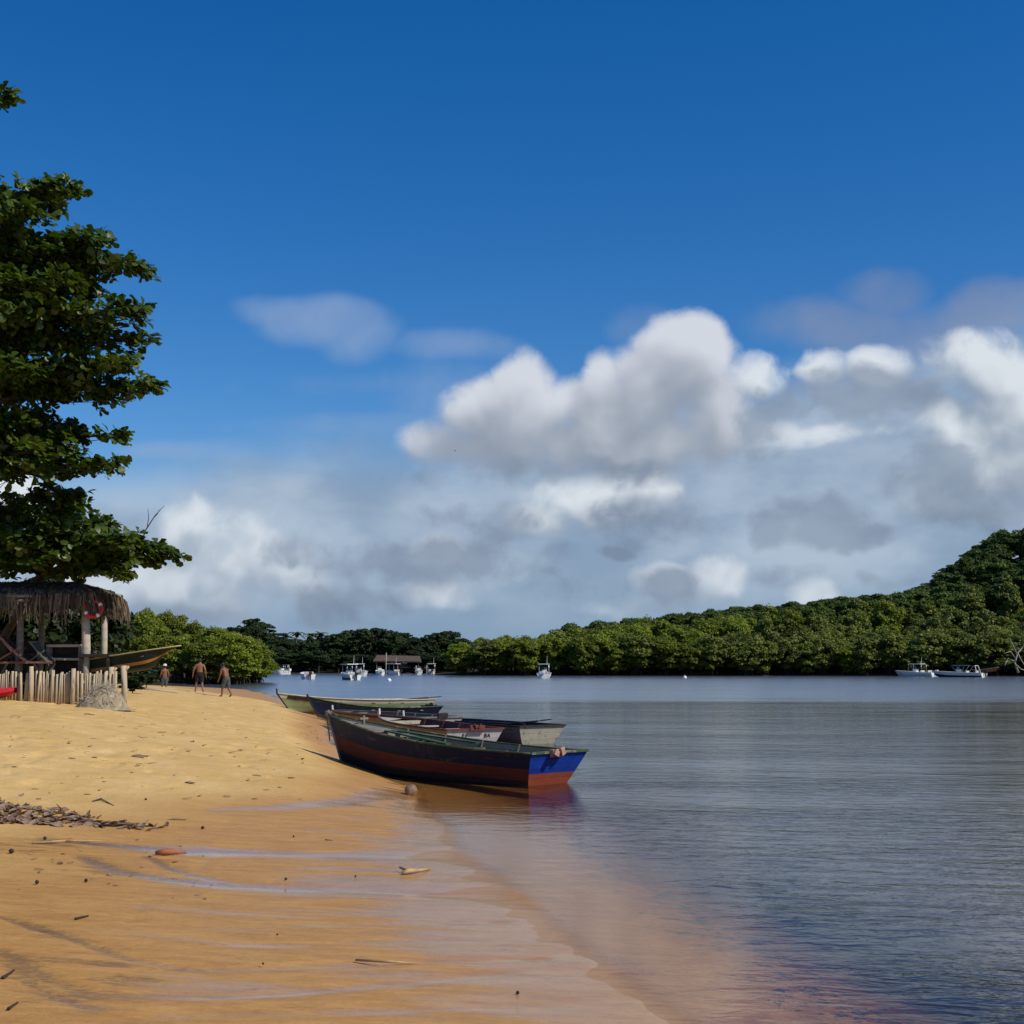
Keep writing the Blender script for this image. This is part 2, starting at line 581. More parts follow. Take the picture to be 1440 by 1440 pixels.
def rill(pts, w0, w1, depth, fv, sv, z=0.12):
    """shallow run-off channel, points in photograph pixels"""
    P = [hit(a, b) for a, b in pts]
    n = len(P) - 1
    for i in range(n):
        a, b = P[i], P[i + 1]
        ex, ey = b.x - a.x, b.y - a.y
        l2 = ex * ex + ey * ey
        tt = np.clip(((XX - a.x) * ex + (YY - a.y) * ey) / l2, 0, 1)
        wob = 0.10 * vnoise(XX, YY, 0.7, 40) + 0.05 * vnoise(XX, YY, 0.22, 41)
        d = np.hypot(XX - a.x - tt * ex, YY - a.y - tt * ey + wob)
        f = (i + tt) / n
        w = 1.5 * (w0 + (w1 - w0) * f) * (0.75 + 0.8 * (vnoise(XX, YY, 0.9, 43) + 0.5))
        k = np.exp(-(d / w) ** 2)
        rd[:] = np.maximum(rd, k * depth)
        film[:] = np.maximum(film, k * (fv[0] + (fv[1] - fv[0]) * f))
        silt[:] = np.maximum(silt, np.exp(-(d / (w * 1.2)) ** 2) * (sv[0] + (sv[1] - sv[0]) * f))


rd = np.zeros_like(ZZ)
rill([(60, 1178), (140, 1186), (220, 1193), (330, 1199), (450, 1202), (640, 1204)], .06, .26, .02, (.5, 1.0), (1, 0.1))
rill([(120, 1205), (170, 1225), (230, 1236), (330, 1245), (480, 1251), (620, 1256), (760, 1262)], .07, .30, .02, (.5, 1.1), (.9, 0.1))
rill([(205, 1205), (260, 1228), (330, 1243)], .04, .08, .015, (.3, .8), (1, .3))
rill([(0, 1288), (60, 1305), (130, 1330), (180, 1348), (260, 1360), (420, 1358), (600, 1352), (760, 1348)], .04, .08, .02, (.3, .6), (1, 0))
rill([(0, 1335), (50, 1368), (110, 1393), (180, 1398), (300, 1402), (520, 1388), (700, 1370)], .04, .09, .018, (.2, .7), (1, 0))
rill([(0, 1350), (70, 1400), (130, 1420)], .04, .06, .012, (.1, .5), (.9, .5))
rill([(300, 1138), (400, 1134), (480, 1130), (560, 1115)], .12, .26, .012, (.5, .8), (.2, 0))
rill([(185, 1300), (200, 1275), (225, 1258)], .03, .05, .015, (.2, .5), (.5, .3))
rill([(270, 1230), (290, 1212), (305, 1202)], .03, .04, .012, (.2, .4), (.3, .2))
rill([(210, 1300), (330, 1306), (500, 1300), (700, 1296)], .05, .08, .010, (.2, .5), (.2, 0))
rill([(160, 1435), (300, 1425), (520, 1420), (800, 1412)], .05, .09, .012, (.2, .55), (.3, 0))
rill([(330, 1330), (520, 1326), (780, 1322)], .05, .08, .008, (.2, .45), (0, 0))
for px, py, r_, k_ in ((70, 1190, 1.1, .75), (150, 1225, .9, .7), (60, 1250, .9, .6), (250, 1235, .6, .6), (60, 1370, .9, .8), (180, 1365, .7, .8), (130, 1405, .6, .7), (270, 1350, .5, .5), (20, 1310, .6, .6), (210, 1425, .5, .6), (330, 1200, .5, .4)):
    q_ = hit(px, py)
    nz_ = fbm(XX * .55, YY * 1.6 + .25 * XX, .30, 71, 4)
    silt = np.maximum(silt, k_ * np.exp(-(((XX - q_.x) / (r_ * 1.3)) ** 2 + ((YY - q_.y) / r_) ** 2)) * sst(nz_, -.12, .30))
ZZ -= rd
ZZ -= 0.010 * silt
wet = np.clip(1.0 - sst(ZZ + 0.10 * fbm(XX * 0.45, YY, 1.6, 12), 0.16, 0.46), 0, 1) * (SS > -60)
stre = fbm(XX * 0.16, YY + 0.12 * XX, 0.30, 21, 3)
film = np.clip(film + 0.55 * sst(stre, 0.08, 0.45) * sst(wet, 0.6, 1.0) * (1 - sst(ZZ, 0.05, 0.22)), 0, 1)
film = np.maximum(film, 0.75 * (1 - sst(ZZ + 0.06 * stre, -0.005, 0.075)))
film *= sst(ZZ, -0.05, 0.0)

ny, nx = XX.shape
me = bpy.data.meshes.new('ground')
me.vertices.add(nx * ny)
me.vertices.foreach_set('co', np.stack([XX, YY, ZZ], -1).astype(np.float32).ravel())
idx = np.arange(nx * ny).reshape(ny, nx)
quads = np.stack([idx[:-1, :-1], idx[:-1, 1:], idx[1:, 1:], idx[1:, :-1]], -1).reshape(-1, 4)
me.loops.add(quads.size)
me.loops.foreach_set('vertex_index', quads.ravel().astype(np.int32))
me.polygons.add(len(quads))
me.polygons.foreach_set('loop_start', np.arange(0, quads.size, 4, dtype=np.int32))
me.polygons.foreach_set('use_smooth', np.ones(len(quads), bool))
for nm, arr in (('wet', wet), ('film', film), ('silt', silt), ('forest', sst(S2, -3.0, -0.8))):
    a = me.attributes.new(nm, 'FLOAT', 'POINT')
    a.data.foreach_set('value', arr.astype(np.float32).ravel())
me.update(calc_edges=True)
ground = bpy.data.objects.new('ground', me)
COL.objects.link(ground)
ground['kind'] = 'structure'

gm = bpy.data.materials.new('sand')
gm.use_nodes = True
t = NT(gm.node_tree)
bs = gm.node_tree.nodes['Principled BSDF']
pos = t.n('ShaderNodeNewGeometry').outputs['Position']
A = lambda n_: t.n('ShaderNodeAttribute', attribute_name=n_).outputs['Fac']
n1 = t.noise(pos, 0.9, 6, 0.6)
n2 = t.noise(t.v('MULTIPLY', pos, (0.5, 2.2, 1)), 3.0, 6, 0.65)
n3 = t.noise(pos, 26.0, 4, 0.7)
n4 = t.noise(t.v('MULTIPLY', pos, (0.35, 2.0, 1)), 6.0, 6, 0.7, 0.8)
dryc = t.mix(t.ss(n1, 0.3, 0.7), (0.64, 0.405, 0.140), (0.73, 0.49, 0.20))
dryc = t.mix(t.m('MULTIPLY', t.ss(n2, 0.52, 0.75), 0.5), dryc, (0.50, 0.30, 0.12))
dryc = t.mix(t.m('MULTIPLY', t.ss(n3, 0.56, 0.72), 0.5), dryc, (0.30, 0.19, 0.10))
wetc = t.mix(t.ss(n2, 0.3, 0.7), (0.475, 0.232, 0.058), (0.59, 0.315, 0.090))
wetc = t.mix(t.m('MULTIPLY', t.ss(n4, 0.55, 0.72), 0.55), wetc, (0.25, 0.13, 0.05))
n5 = t.noise(t.v('MULTIPLY', pos, (0.7, 2.4, 1)), 14.0, 6, 0.75, 0.5)
wetc = t.mix(t.m('MULTIPLY', t.ss(n5, 0.50, 0.72), 0.45), wetc, (0.22, 0.125, 0.055))
wetc = t.mix(t.m('MULTIPLY', t.ss(n5, 0.50, 0.30), 0.30), wetc, (0.62, 0.40, 0.16))
wet_a = A('wet')
c = t.mix(wet_a, dryc, wetc)
sl_n = t.noise(t.v('MULTIPLY', pos, (0.8, 2.2, 1)), 9.0, 7, 0.8, 1.0)
sfac = t.m('MULTIPLY', t.ss(t.m('ADD', A('silt'), t.m('MULTIPLY', t.m('SUBTRACT', sl_n, 0.5), 2.4)), 0.30, 0.85), 0.55)
c = t.mix(sfac, c, (0.085, 0.07, 0.045))
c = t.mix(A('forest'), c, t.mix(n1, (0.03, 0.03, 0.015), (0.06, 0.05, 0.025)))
t.put(bs.inputs['Base Color'], c)
rg = t.m('MULTIPLY_ADD', wet_a, -0.42, 0.92)
rg = t.m('ADD', rg, t.m('MULTIPLY', t.m('SUBTRACT', n2, 0.5), 0.25))
fl = A('film')
rg = t.m('MULTIPLY', rg, t.m('MULTIPLY_ADD', t.ss(fl, 0.15, 0.75), -0.90, 1.0))
t.put(bs.inputs['Roughness'], rg)
t.put(bs.inputs['Specular IOR Level'], t.m('MULTIPLY_ADD', t.ss(fl, 0.1, 0.6), 0.32, 0.16))
b1 = t.n('ShaderNodeBump')
b1.inputs['Strength'].default_value = 1.0
bd = t.m('MULTIPLY', t.m('MULTIPLY_ADD', wet_a, -0.012, 0.030), t.m('SUBTRACT', 1.0, t.m('MULTIPLY', fl, 0.9)))
t.put(b1.inputs['Distance'], bd)
t.put(b1.inputs['Height'], t.m('ADD', t.m('MULTIPLY', t.noise(pos, 5.0, 8, 0.65), 1.0), t.m('MULTIPLY', n3, 0.25)))
t.put(bs.inputs['Normal'], b1.outputs[0])
me.materials.append(gm)

# ------------------------------------------------------------------ river
wx = np.array(sorted(set([-x for x in grow(30, 600, 30)] + grow(12, 900, 60)[1:] + list(np.arange(-30, 12.01, 0.35)))))
wy = np.concatenate([-np.array(grow(4, 400, 14))[::-1][:-1], np.arange(-4, 60, 0.4), np.arange(60, 345, 2.0)])
WX, WY = np.meshgrid(wx, wy)
WD = -H(WX, WY)[0]
wm = bpy.data.meshes.new('water')
wm.vertices.add(WX.size)
wm.vertices.foreach_set('co', np.stack([WX, WY, 0 * WX], -1).astype(np.float32).ravel())
idx = np.arange(WX.size).reshape(WX.shape)
quads = np.stack([idx[:-1, :-1], idx[:-1, 1:], idx[1:, 1:], idx[1:, :-1]], -1).reshape(-1, 4)
keep = (WD.ravel()[quads].max(1) > -0.05)
quads = quads[keep]
wm.loops.add(quads.size)
wm.loops.foreach_set('vertex_index', quads.ravel().astype(np.int32))
wm.polygons.add(len(quads))
wm.polygons.foreach_set('loop_start', np.arange(0, quads.size, 4, dtype=np.int32))
a = wm.attributes.new('depth', 'FLOAT', 'POINT')
a.data.foreach_set('value', WD.astype(np.float32).ravel())
wm.update(calc_edges=True)
water = bpy.data.objects.new('water', wm)
COL.objects.link(water)
water['kind'] = 'structure'
m = bpy.data.materials.new('river water')
m.use_nodes = True
t = NT(m.node_tree)
m.node_tree.nodes.remove(m.node_tree.nodes['Principled BSDF'])
out = [x for x in m.node_tree.nodes if x.type == 'OUTPUT_MATERIAL'][0]
pos = t.n('ShaderNodeNewGeometry').outputs['Position']
mp = t.n('ShaderNodeMapping')
mp.inputs['Rotation'].default_value = (0, 0, R(9))
t.put(mp.inputs[0], pos)
p = mp.outputs[0]
px_, py_, _ = t.xyz(p)[0:3]
r1 = t.noise(t.v('MULTIPLY', p, (0.50, 1.0, 1)), 3.0, 4, 0.55, 0.4)
r2 = t.noise(t.v('MULTIPLY', p, (0.45, 0.9, 1)), 0.8, 3, 0.5, 0.4)
r3 = t.noise(t.v('MULTIPLY', p, (0.55, 1.0, 1)), 9.0, 3, 0.5)
gust = t.noise(t.v('MULTIPLY', p, (0.05, 0.16, 1)), 1.0, 3, 0.55)
dep = t.n('ShaderNodeAttribute', attribute_name='depth').outputs['Fac']
yw = t.xyz(pos)[1]
farz = t.ss(t.m('ADD', yw, t.m('MULTIPLY', t.m('SUBTRACT', gust, 0.5), 40.0)), 84, 104)   # current line: rougher water beyond
calm = t.ss(dep, 0.0, 0.5)
amp = t.m('MULTIPLY', t.m('MULTIPLY_ADD', t.ss(gust, .3, .7), 1.2, 0.5), t.m('MULTIPLY_ADD', calm, 0.85, 0.15))
hgt = t.m('ADD', t.m('MULTIPLY', r1, t.ss(yw, 14, 45, 0.030, 0.020)), t.m('ADD', t.m('MULTIPLY', r2, 0.020), t.m('MULTIPLY', r3, 0.0045)))
hgt = t.m('MULTIPLY', hgt, amp)
hgt = t.m('MULTIPLY', hgt, t.m('MULTIPLY_ADD', farz, -0.2, 1.0))
bp = t.n('ShaderNodeBump')
bp.inputs['Strength'].default_value = 1.0
bp.inputs['Distance'].default_value = 1.0
t.put(bp.inputs['Height'], hgt)
gl = t.n('ShaderNodeBsdfGlossy')
t.put(gl.inputs['Roughness'], t.m('MULTIPLY_ADD', farz, 0.12, 0.08))
gl.inputs['Color'].default_value = (0.92, 0.92, 0.92, 1)
t.put(gl.inputs['Normal'], bp.outputs[0])
tr = t.n('ShaderNodeBsdfTransparent')
t.put(tr.inputs[0], t.mix(t.ss(dep, 0.0, 0.5), (0.96, 0.91, 0.85, 1), (0.54, 0.33, 0.18, 1)))
df = t.n('ShaderNodeBsdfDiffuse')
df.inputs[0].default_value = (0.125, 0.114, 0.106, 1)
body = t.n('ShaderNodeMixShader')
t.put(body.inputs[0], t.m('MULTIPLY', t.ss(dep, 0.0, 1.3), 0.97))
t.put(body.inputs[1], tr.outputs[0])
t.put(body.inputs[2], df.outputs[0])
fr = t.n('ShaderNodeFresnel')
fr.inputs[0].default_value = 1.33
t.put(fr.inputs['Normal'], bp.outputs[0])
mx = t.n('ShaderNodeMixShader')
t.put(mx.inputs[0], t.m('MULTIPLY', fr.outputs[0], t.ss(dep, -0.004, 0.02)))
t.put(mx.inputs[1], body.outputs[0])
t.put(mx.inputs[2], gl.outputs[0])
t.put(out.inputs[0], mx.outputs[0])
wm.materials.append(m)


# ------------------------------------------------------------------ foliage
def leaf_mesh(name, P, N, D, S, W, tone, material, shape='leaf'):
    """P centres (n,3), N normals, D long directions, S lengths, W width ratio"""
    n = len(P)
    N = N / np.linalg.norm(N, axis=1, keepdims=True)
    D = D - N * (D * N).sum(1, keepdims=True)
    D /= np.linalg.norm(D, axis=1, keepdims=True) + 1e-9
    T = np.cross(N, D)
    S = S[:, None]
    if shape == 'leaf':       # obovate leaf from its stalk outwards, folded along the midrib and drooping
        prof = [(0, 0, 0), (.45, .30, .05), (.82, .46, .02), (1.0, 0.12, -.10), (1.0, -.12, -.10), (.82, -.46, .02), (.45, -.30, .05)]
        fc = [(0, 1, 6), (1, 2, 5, 6), (2, 3, 4, 5)]
    else:                     # clump of leaves seen from afar: a ragged little blade
        prof = [(-.5, 0, 0), (-.1, .5, .08), (.5, .18, 0), (.35, -.42, -.06), (-.25, -.38, .05)]
        fc = [(0, 1, 2, 3, 4)]
    k = len(prof)
    V = np.stack([P + D * S * a + T * S * (b * W) + N * S * c_ for a, b, c_ in prof], 1)
    me = bpy.data.meshes.new(name)
    me.vertices.add(n * k)
    me.vertices.foreach_set('co', V.astype(np.float32).ravel())
    base = (np.arange(n) * k)[:, None]
    li, ls, o = [], [], 0
    allf = []
    for f in fc:
        allf.append((base + np.array(f)[None, :]))
    # interleave per leaf
    per = sum(len(f) for f in fc)
    loops = np.concatenate(allf, 1).ravel()
    starts = []
    off_ = 0
    for f in fc:
        starts.append(off_)
        off_ += len(f)
    ls = (np.arange(n)[:, None] * per + np.array(starts)[None, :]).ravel()
    me.loops.add(len(loops))
    me.loops.foreach_set('vertex_index', loops.astype(np.int32))
    me.polygons.add(len(ls))
    me.polygons.foreach_set('loop_start', ls.astype(np.int32))
    at_ = me.attributes.new('tone', 'FLOAT', 'POINT')
    at_.data.foreach_set('value', np.repeat(tone, k).astype(np.float32))
    me.materials.append(material)
    me.update(calc_edges=True)
    return me


def link_mesh(name, me, parent=None):
    o = bpy.data.objects.new(name, me)
    COL.objects.link(o)
    if parent:
        o.parent = parent
    return o


def unit(n, r=rng):
    v = r.normal(size=(n, 3))
    return v / np.linalg.norm(v, axis=1, keepdims=True)


def crown_cloud(nlobe, per, rad, h0, h1, face, r, flat=0.8, top=0.6):
    """leaf clumps on lobes spread through an ellipsoidal crown volume"""
    P, N = [], []
    for i in range(nlobe):
        u = unit(1, r)[0]
        q = r.uniform(0.25, 1.0) ** 0.5
        cz = (h0 + h1) / 2 + u[2] * q * (h1 - h0) / 2 * 0.86
        ww = rad * (1.0 if cz > (h0 + h1) / 2 else 0.95)
        c_ = np.array([u[0] * q * ww * .85, u[1] * q * ww * .85, cz])
        lr = rad * r.uniform(0.13, 0.34)
        v = unit(per, r)
        v[:, 2] = np.where(v[:, 2] < -0.3, -v[:, 2] * r.uniform(0, 1, per), v[:, 2])
        rr = lr * r.uniform(0.55, 1.08, (per, 1))
        P.append(c_ + v * rr * np.array([1, 1, flat]))
        N.append(v * 0.6 + np.array([0, 0, top]) + r.normal(size=(per, 3)) * 0.45)
    P, N = np.concatenate(P), np.concatenate(N)
    k = P[:, 2] > 0.15
    P, N = P[k], N[k]
    n = len(P)
    return P, N, r.normal(size=(n, 3)), face * r.uniform(0.6, 1.35, n), r.uniform(0, 1, n) ** 2


M_bark = mat('grey bark', (0.13, 0.10, 0.075), (0.06, 0.047, 0.036), 0.9, 5, 0.02, stretch=(1, 1, .3))
M_dkbark = mat('dark bark', (0.05, 0.04, 0.03), (0.025, 0.02, 0.016), 0.9, 5)
M_mang = mat('mangrove leaves', (0.140, 0.185, 0.022), (0.185, 0.220, 0.027), 0.55, 0.45, trans=0.25, tone=True, rand=0.22, spec=.2)
M_far = mat('evergreen leaves', (0.022, 0.042, 0.014), (0.040, 0.062, 0.018), 0.6, 0.5, trans=0.12, tone=True, rand=0.3, spec=.2)
M_hill = mat('hill forest leaves', (0.045, 0.080, 0.014), (0.080, 0.118, 0.020), 0.6, 0.4, trans=0.18, tone=True, rand=0.3, spec=.25)
M_olive = mat('olive mangrove leaves', (0.105, 0.140, 0.022), (0.145, 0.170, 0.030), 0.55, 0.45, trans=0.2, tone=True, rand=0.25, spec=.3)
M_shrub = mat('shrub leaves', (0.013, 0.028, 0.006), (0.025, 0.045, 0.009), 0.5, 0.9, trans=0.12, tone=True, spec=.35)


def trunk_mesh(h, r0, r, roots=True, lean=0.5, branches=5, spread=2.0, seed=0):
    rr = random.Random(seed)
    b = MB()
    pts = [(0, 0, -.3), (rr.uniform(-.2, .2), rr.uniform(-.2, .2), h * .3), (rr.uniform(-lean, lean), rr.uniform(-lean, lean), h * .62), (rr.uniform(-lean, lean), rr.uniform(-lean, lean), h * .9)]
    b.tube(pts, [r0 * 1.2, r0, r0 * .7, r0 * .25], 7)
    for i in range(branches):
        a_ = 2 * math.pi * i / branches + rr.uniform(-.4, .4)
        z0 = h * rr.uniform(.25, .5)
        b.tube([(0, 0, z0), (math.cos(a_) * spread * .5, math.sin(a_) * spread * .5, z0 + h * .16), (math.cos(a_) * spread, math.sin(a_) * spread, z0 + h * .34)], [r0 * .6, r0 * .4, r0 * .15], 5)
    if roots:
        for i in range(9):
            a_ = 2 * math.pi * i / 9 + rr.uniform(-.3, .3)
            q = rr.uniform(.8, 1.9)
            b.tube([(0, 0, rr.uniform(.8, 1.8)), (math.cos(a_) * q * .6, math.sin(a_) * q * .6, .9), (math.cos(a_) * q, math.sin(a_) * q, -.4)], [r0 * .45, r0 * .35, r0 * .25], 5)
    o = b.build('trunk_proto', M_dkbark, smooth=True)
    me_ = o.data
    bpy.data.objects.remove(o)
    return me_


def make_variants(kind, n, nlobe, per, rad, h0, h1, face, material, roots, seed, flat=.8):
    out_ = []
    for i in range(n):
        r = np.random.default_rng(seed + i)
        P, N, D, S, T_ = crown_cloud(nlobe, per, rad * r.uniform(.88, 1.12), h0, h1 * r.uniform(.9, 1.1), face, r, flat)
        c_ = leaf_mesh('crown', P, N, D, S, 1.0, T_, material, 'clump')
        out_.append((c_, trunk_mesh(h1 * .8, 0.16 + h1 * .012, None, roots, seed=seed + i, spread=rad * .6)))
    return out_


def plant_tree(name, var, x, y, z, s, sz, rz, label, cat, group):
    r_ = thing(name, label, cat, (x, y, z), rz, group)
    r_.scale = (s, s, sz)
    link_mesh('crown', var[0], r_)
    link_mesh('trunk', var[1], r_)
    return r_


V_mang = make_variants('mangrove', 6, 84, 150, 3.9, 0.1, 8.0, 0.34, M_mang, True, 100)
V_olive = make_variants('olive', 5, 80, 150, 3.8, 0.1, 8.0, 0.34, M_olive, True, 200)
V_hill = make_variants('hill', 5, 84, 145, 4.5, 1.5, 10.0, 0.40, M_hill, False, 300, .65)
V_far = make_variants('far', 5, 84, 140, 4.7, 1.0, 11.0, 0.42, M_far, False, 400, .6)
V_near = make_variants('near mangrove', 5, 105, 190, 3.5, 0.4, 8.2, 0.24, M_mang, True, 500)


def skyline(px):
    """photograph rows of the tree tops on the right bank"""
    return float(np.interp(px, [600, 640, 700, 760, 800, 850, 900, 950, 1000, 1050, 1100, 1150, 1200, 1250, 1290, 1320, 1350, 1380, 1410, 1440, 1500],
                           [925, 905, 894, 892, 877, 873, 868, 861, 856, 852, 848, 843, 838, 834, 826, 812, 788, 762, 745, 740, 735]))


def sky_z(px, Y):
    return EYE + (932 - skyline(px)) / F * Y


rr = random.Random(11)
# right bank: rows of mangroves from the water's edge back up the slope, never above the skyline
cnt = 0
for row, (sd, step) in enumerate([(1.0, 4.3), (6, 4.6), (12, 5.2), (19, 6.0), (28, 7.0), (40, 8.5)]):
    x = -10.0 + row * 1.5
    while x < 168:
        yb = float(np.interp(x, [-15, -8, 30, 70, 100, 125, 150, 210], [287, 282, 278, 274, 271, 262, 240, 200]))
        xx, yy = x + rr.uniform(-1.3, 1.3), yb + sd + rr.uniform(-1.5, 1.5)
        x += step * rr.uniform(.85, 1.15)
        if abs(xx / yy) > 0.40:
            continue
        z = Hz(xx, yy)
        px = 720 + xx / yy * F
        room = sky_z(px, yy) - z
        if room < 3.0:
            continue
        hgt_ = min(room, rr.uniform(6.5, 9.2))
        if row >= 3:
            hgt_ = min(room, rr.uniform(8, 11))
        ol = px > 1050 and rr.random() < .75 or rr.random() < .25
        var = rr.choice(V_olive if ol else V_mang)
        lab = ('dull olive mangrove tree in the thicket along the right-hand bank' if ol else 'bright green mangrove tree in the thicket along the right-hand bank')
        plant_tree('mangrove_tree', var, xx, yy, z - .1, rr.uniform(.85, 1.15), hgt_ / 8.3, rr.uniform(0, 6.28), lab, 'mangrove tree', 'mangroves along the right bank')
        cnt += 1
# the wooded hill at the right and the ridge behind the mangroves
for i in range(1500):
    xx, yy = rr.uniform(0, 175), rr.uniform(312, 420)
    px = 720 + xx / yy * F
    if px > 1520 or px < 790:
        continue
    z = Hz(xx, yy)
    room = sky_z(px, yy) - z
    if room < 5.0 or room > 34:
        continue
    if any((xx - a_) ** 2 + (yy - b_) ** 2 < 38 for a_, b_ in [(o.location.x, o.location.y) for o in COL.objects if o.name.startswith('hill_tree')]):
        continue
    hgt_ = min(room, rr.uniform(8, 12.5))
    plant_tree('hill_tree', rr.choice(V_hill), xx, yy, z - .1, rr.uniform(.8, 1.15), hgt_ / 10.5, rr.uniform(0, 6.28),
               'dark green broadleaf tree on the wooded hillside behind the mangroves', 'tree', 'trees on the hillside')


# far bank in the middle
def farline(px):
    return float(np.interp(px, [330, 345, 360, 375, 390, 400, 430, 470, 490, 520, 545, 560, 580, 600, 620, 640, 655], [880, 872, 868, 876, 888, 896, 893, 891, 884, 876, 885, 885, 893, 887, 888, 884, 905]))


done = []
for i in range(700):
    yy = rr.choice([336, 341, 347, 354, 362, 372]) + rr.uniform(-2, 2)
    px = rr.uniform(325, 668)
    xx = (px - 720) / F * yy
    if any((xx - a_) ** 2 + (yy - b_) ** 2 < 26 for a_, b_ in done):
        continue
    z = Hz(xx, yy)
    if z < .05:
        continue
    room = EYE + (932 - farline(px)) / F * yy - z
    front = yy < 345
    hgt_ = min(room, rr.uniform(4, 6.5) if front else rr.uniform(9, 13))
    if hgt_ < 3:
        continue
    done.append((xx, yy))
    plant_tree('shade_tree', rr.choice(V_far), xx, yy, z - .1, rr.uniform(.75, 1.0), hgt_ / 11.5, rr.uniform(0, 6.28),
               'dark evergreen tree on the far bank behind the moored boats', 'tree', 'trees on the far bank')

# left mangrove clump across the channel


def leftline(px):
    return float(np.interp(px, [100, 165, 185, 215, 240, 265, 285, 305, 330, 350, 365, 378, 390], [856, 856, 851, 854, 858, 862, 870, 874, 878, 888, 900, 920, 940]))


done = []
for i in range(1400):
    sd = rr.choice([0.5, 5, 10, 16, 24])
    px = rr.uniform(95, 372)
    yy = 168 + sd + rr.uniform(-1, 1) + max(0, px - 330) * .06
    xx = (px - 720) / F * yy
    if any((xx - a_) ** 2 + (yy - b_) ** 2 < 10 for a_, b_ in done):
        continue
    z = Hz(xx, yy)
    if z < -.25:
        continue
    room = EYE + (932 - leftline(px)) / F * yy - z
    hgt_ = room * rr.uniform(.72, .88) if sd < 5 else room * rr.uniform(.86, 1.0)
    if hgt_ < 2.2:
        continue
    done.append((xx, yy))
    plant_tree('mangrove_tree', rr.choice(V_near), xx, yy, z - .1, rr.uniform(.7, .95) * (1 if hgt_ > 5 else .7), hgt_ / 8.3, rr.uniform(0, 6.28),
               'sunlit yellow-green mangrove tree across the channel behind the three men', 'mangrove tree', 'mangroves behind the three men')

# palms on the far bank
for i, (px, py) in enumerate([(416, 891), (436, 893), (449, 892), (538, 930), (463, 897)]):
    yy = 352 if py < 920 else 338
    q = at(px, py, yy)
    z = Hz(q.x, q.y)
    root = thing('palm_tree', ['tallest pale coconut palm left of the domed dark trees', 'coconut palm between two others on the far skyline',
                 'coconut palm rightmost of the far skyline row', 'short lone palm above the moored white boats', 'low palm beside the far skyline row'][i], 'palm tree', (q.x, q.y, z), group='palms on the far bank')
    h = q.z - z
    b = MB()
    b.tube([(0, 0, -.2), (.1, 0, h * .5), (.3, 0, h)], [.2, .16, .13], 6)
    b.build('trunk', M_bark, root, True)
    b = MB()
    for k in range(16):
        a_ = 2 * math.pi * k / 16 + rr.uniform(-.2, .2)
        up = rr.uniform(-.1, .9)
        L_ = rr.uniform(1.8, 2.6)
        for s_ in (-1, 1):
            vs = []
            for j in range(6):
                f = j / 5
                c_ = Vector((.3 + math.cos(a_) * L_ * f, math.sin(a_) * L_ * f, h + up * L_ * f - 1.1 * f * f * L_ * .6))
                w_ = .42 * math.sin(math.pi * min(1, f * .9 + .1))
                vs += [c_, c_ + Vector((-math.sin(a_) * s_ * w_, math.cos(a_) * s_ * w_, -.12))]
            b.add(vs, [(2 * j, 2 * j + 1, 2 * j + 3, 2 * j + 2) for j in range(5)])
    b.build('fronds', M_olive, root)

# ------------------------------------------------------------------ the big sea almond trees at the left
M_alm = mat('sea almond leaves', (0.038, 0.072, 0.008), (0.070, 0.105, 0.011), 0.40, 0.7, trans=0.28, tone=True, spec=.4)
M_almdead = mat('turning leaf', (0.45, 0.16, 0.03), (0.35, 0.2, 0.05), 0.6)


def rosettes(pts, axes, r, lo=9, hi=14, size=0.285):
    P, N, D, S, T_ = [], [], [], [], []
    for c_, ax in zip(pts, axes):
        ax = ax / np.linalg.norm(ax)
        n = r.integers(lo, hi)
        a_ = r.uniform(0, 6.28, n)
        e1 = np.cross(ax, [0.3, 0.8, 0.1])
        e1 /= np.linalg.norm(e1)
        e2 = np.cross(ax, e1)
        el = r.uniform(-0.25, 0.75, n)
        d = (np.cos(a_)[:, None] * e1 + np.sin(a_)[:, None] * e2) * np.cos(el)[:, None] + ax * np.sin(el)[:, None]
        d[:, 2] -= r.uniform(0, .45, n)
        P.append(c_ + d * 0.03 + r.normal(size=(n, 3)) * .02)
        nn = ax * 0.9 + r.normal(size=(n, 3)) * 0.35 - d * 0.15
        N.append(nn)
        D.append(d)
        S.append(size * r.uniform(.5, 1.3, n))
        T_.append(r.uniform(0, 1, n) ** 1.8)
    return [np.concatenate(q) for q in (P, N, D, S, T_)]


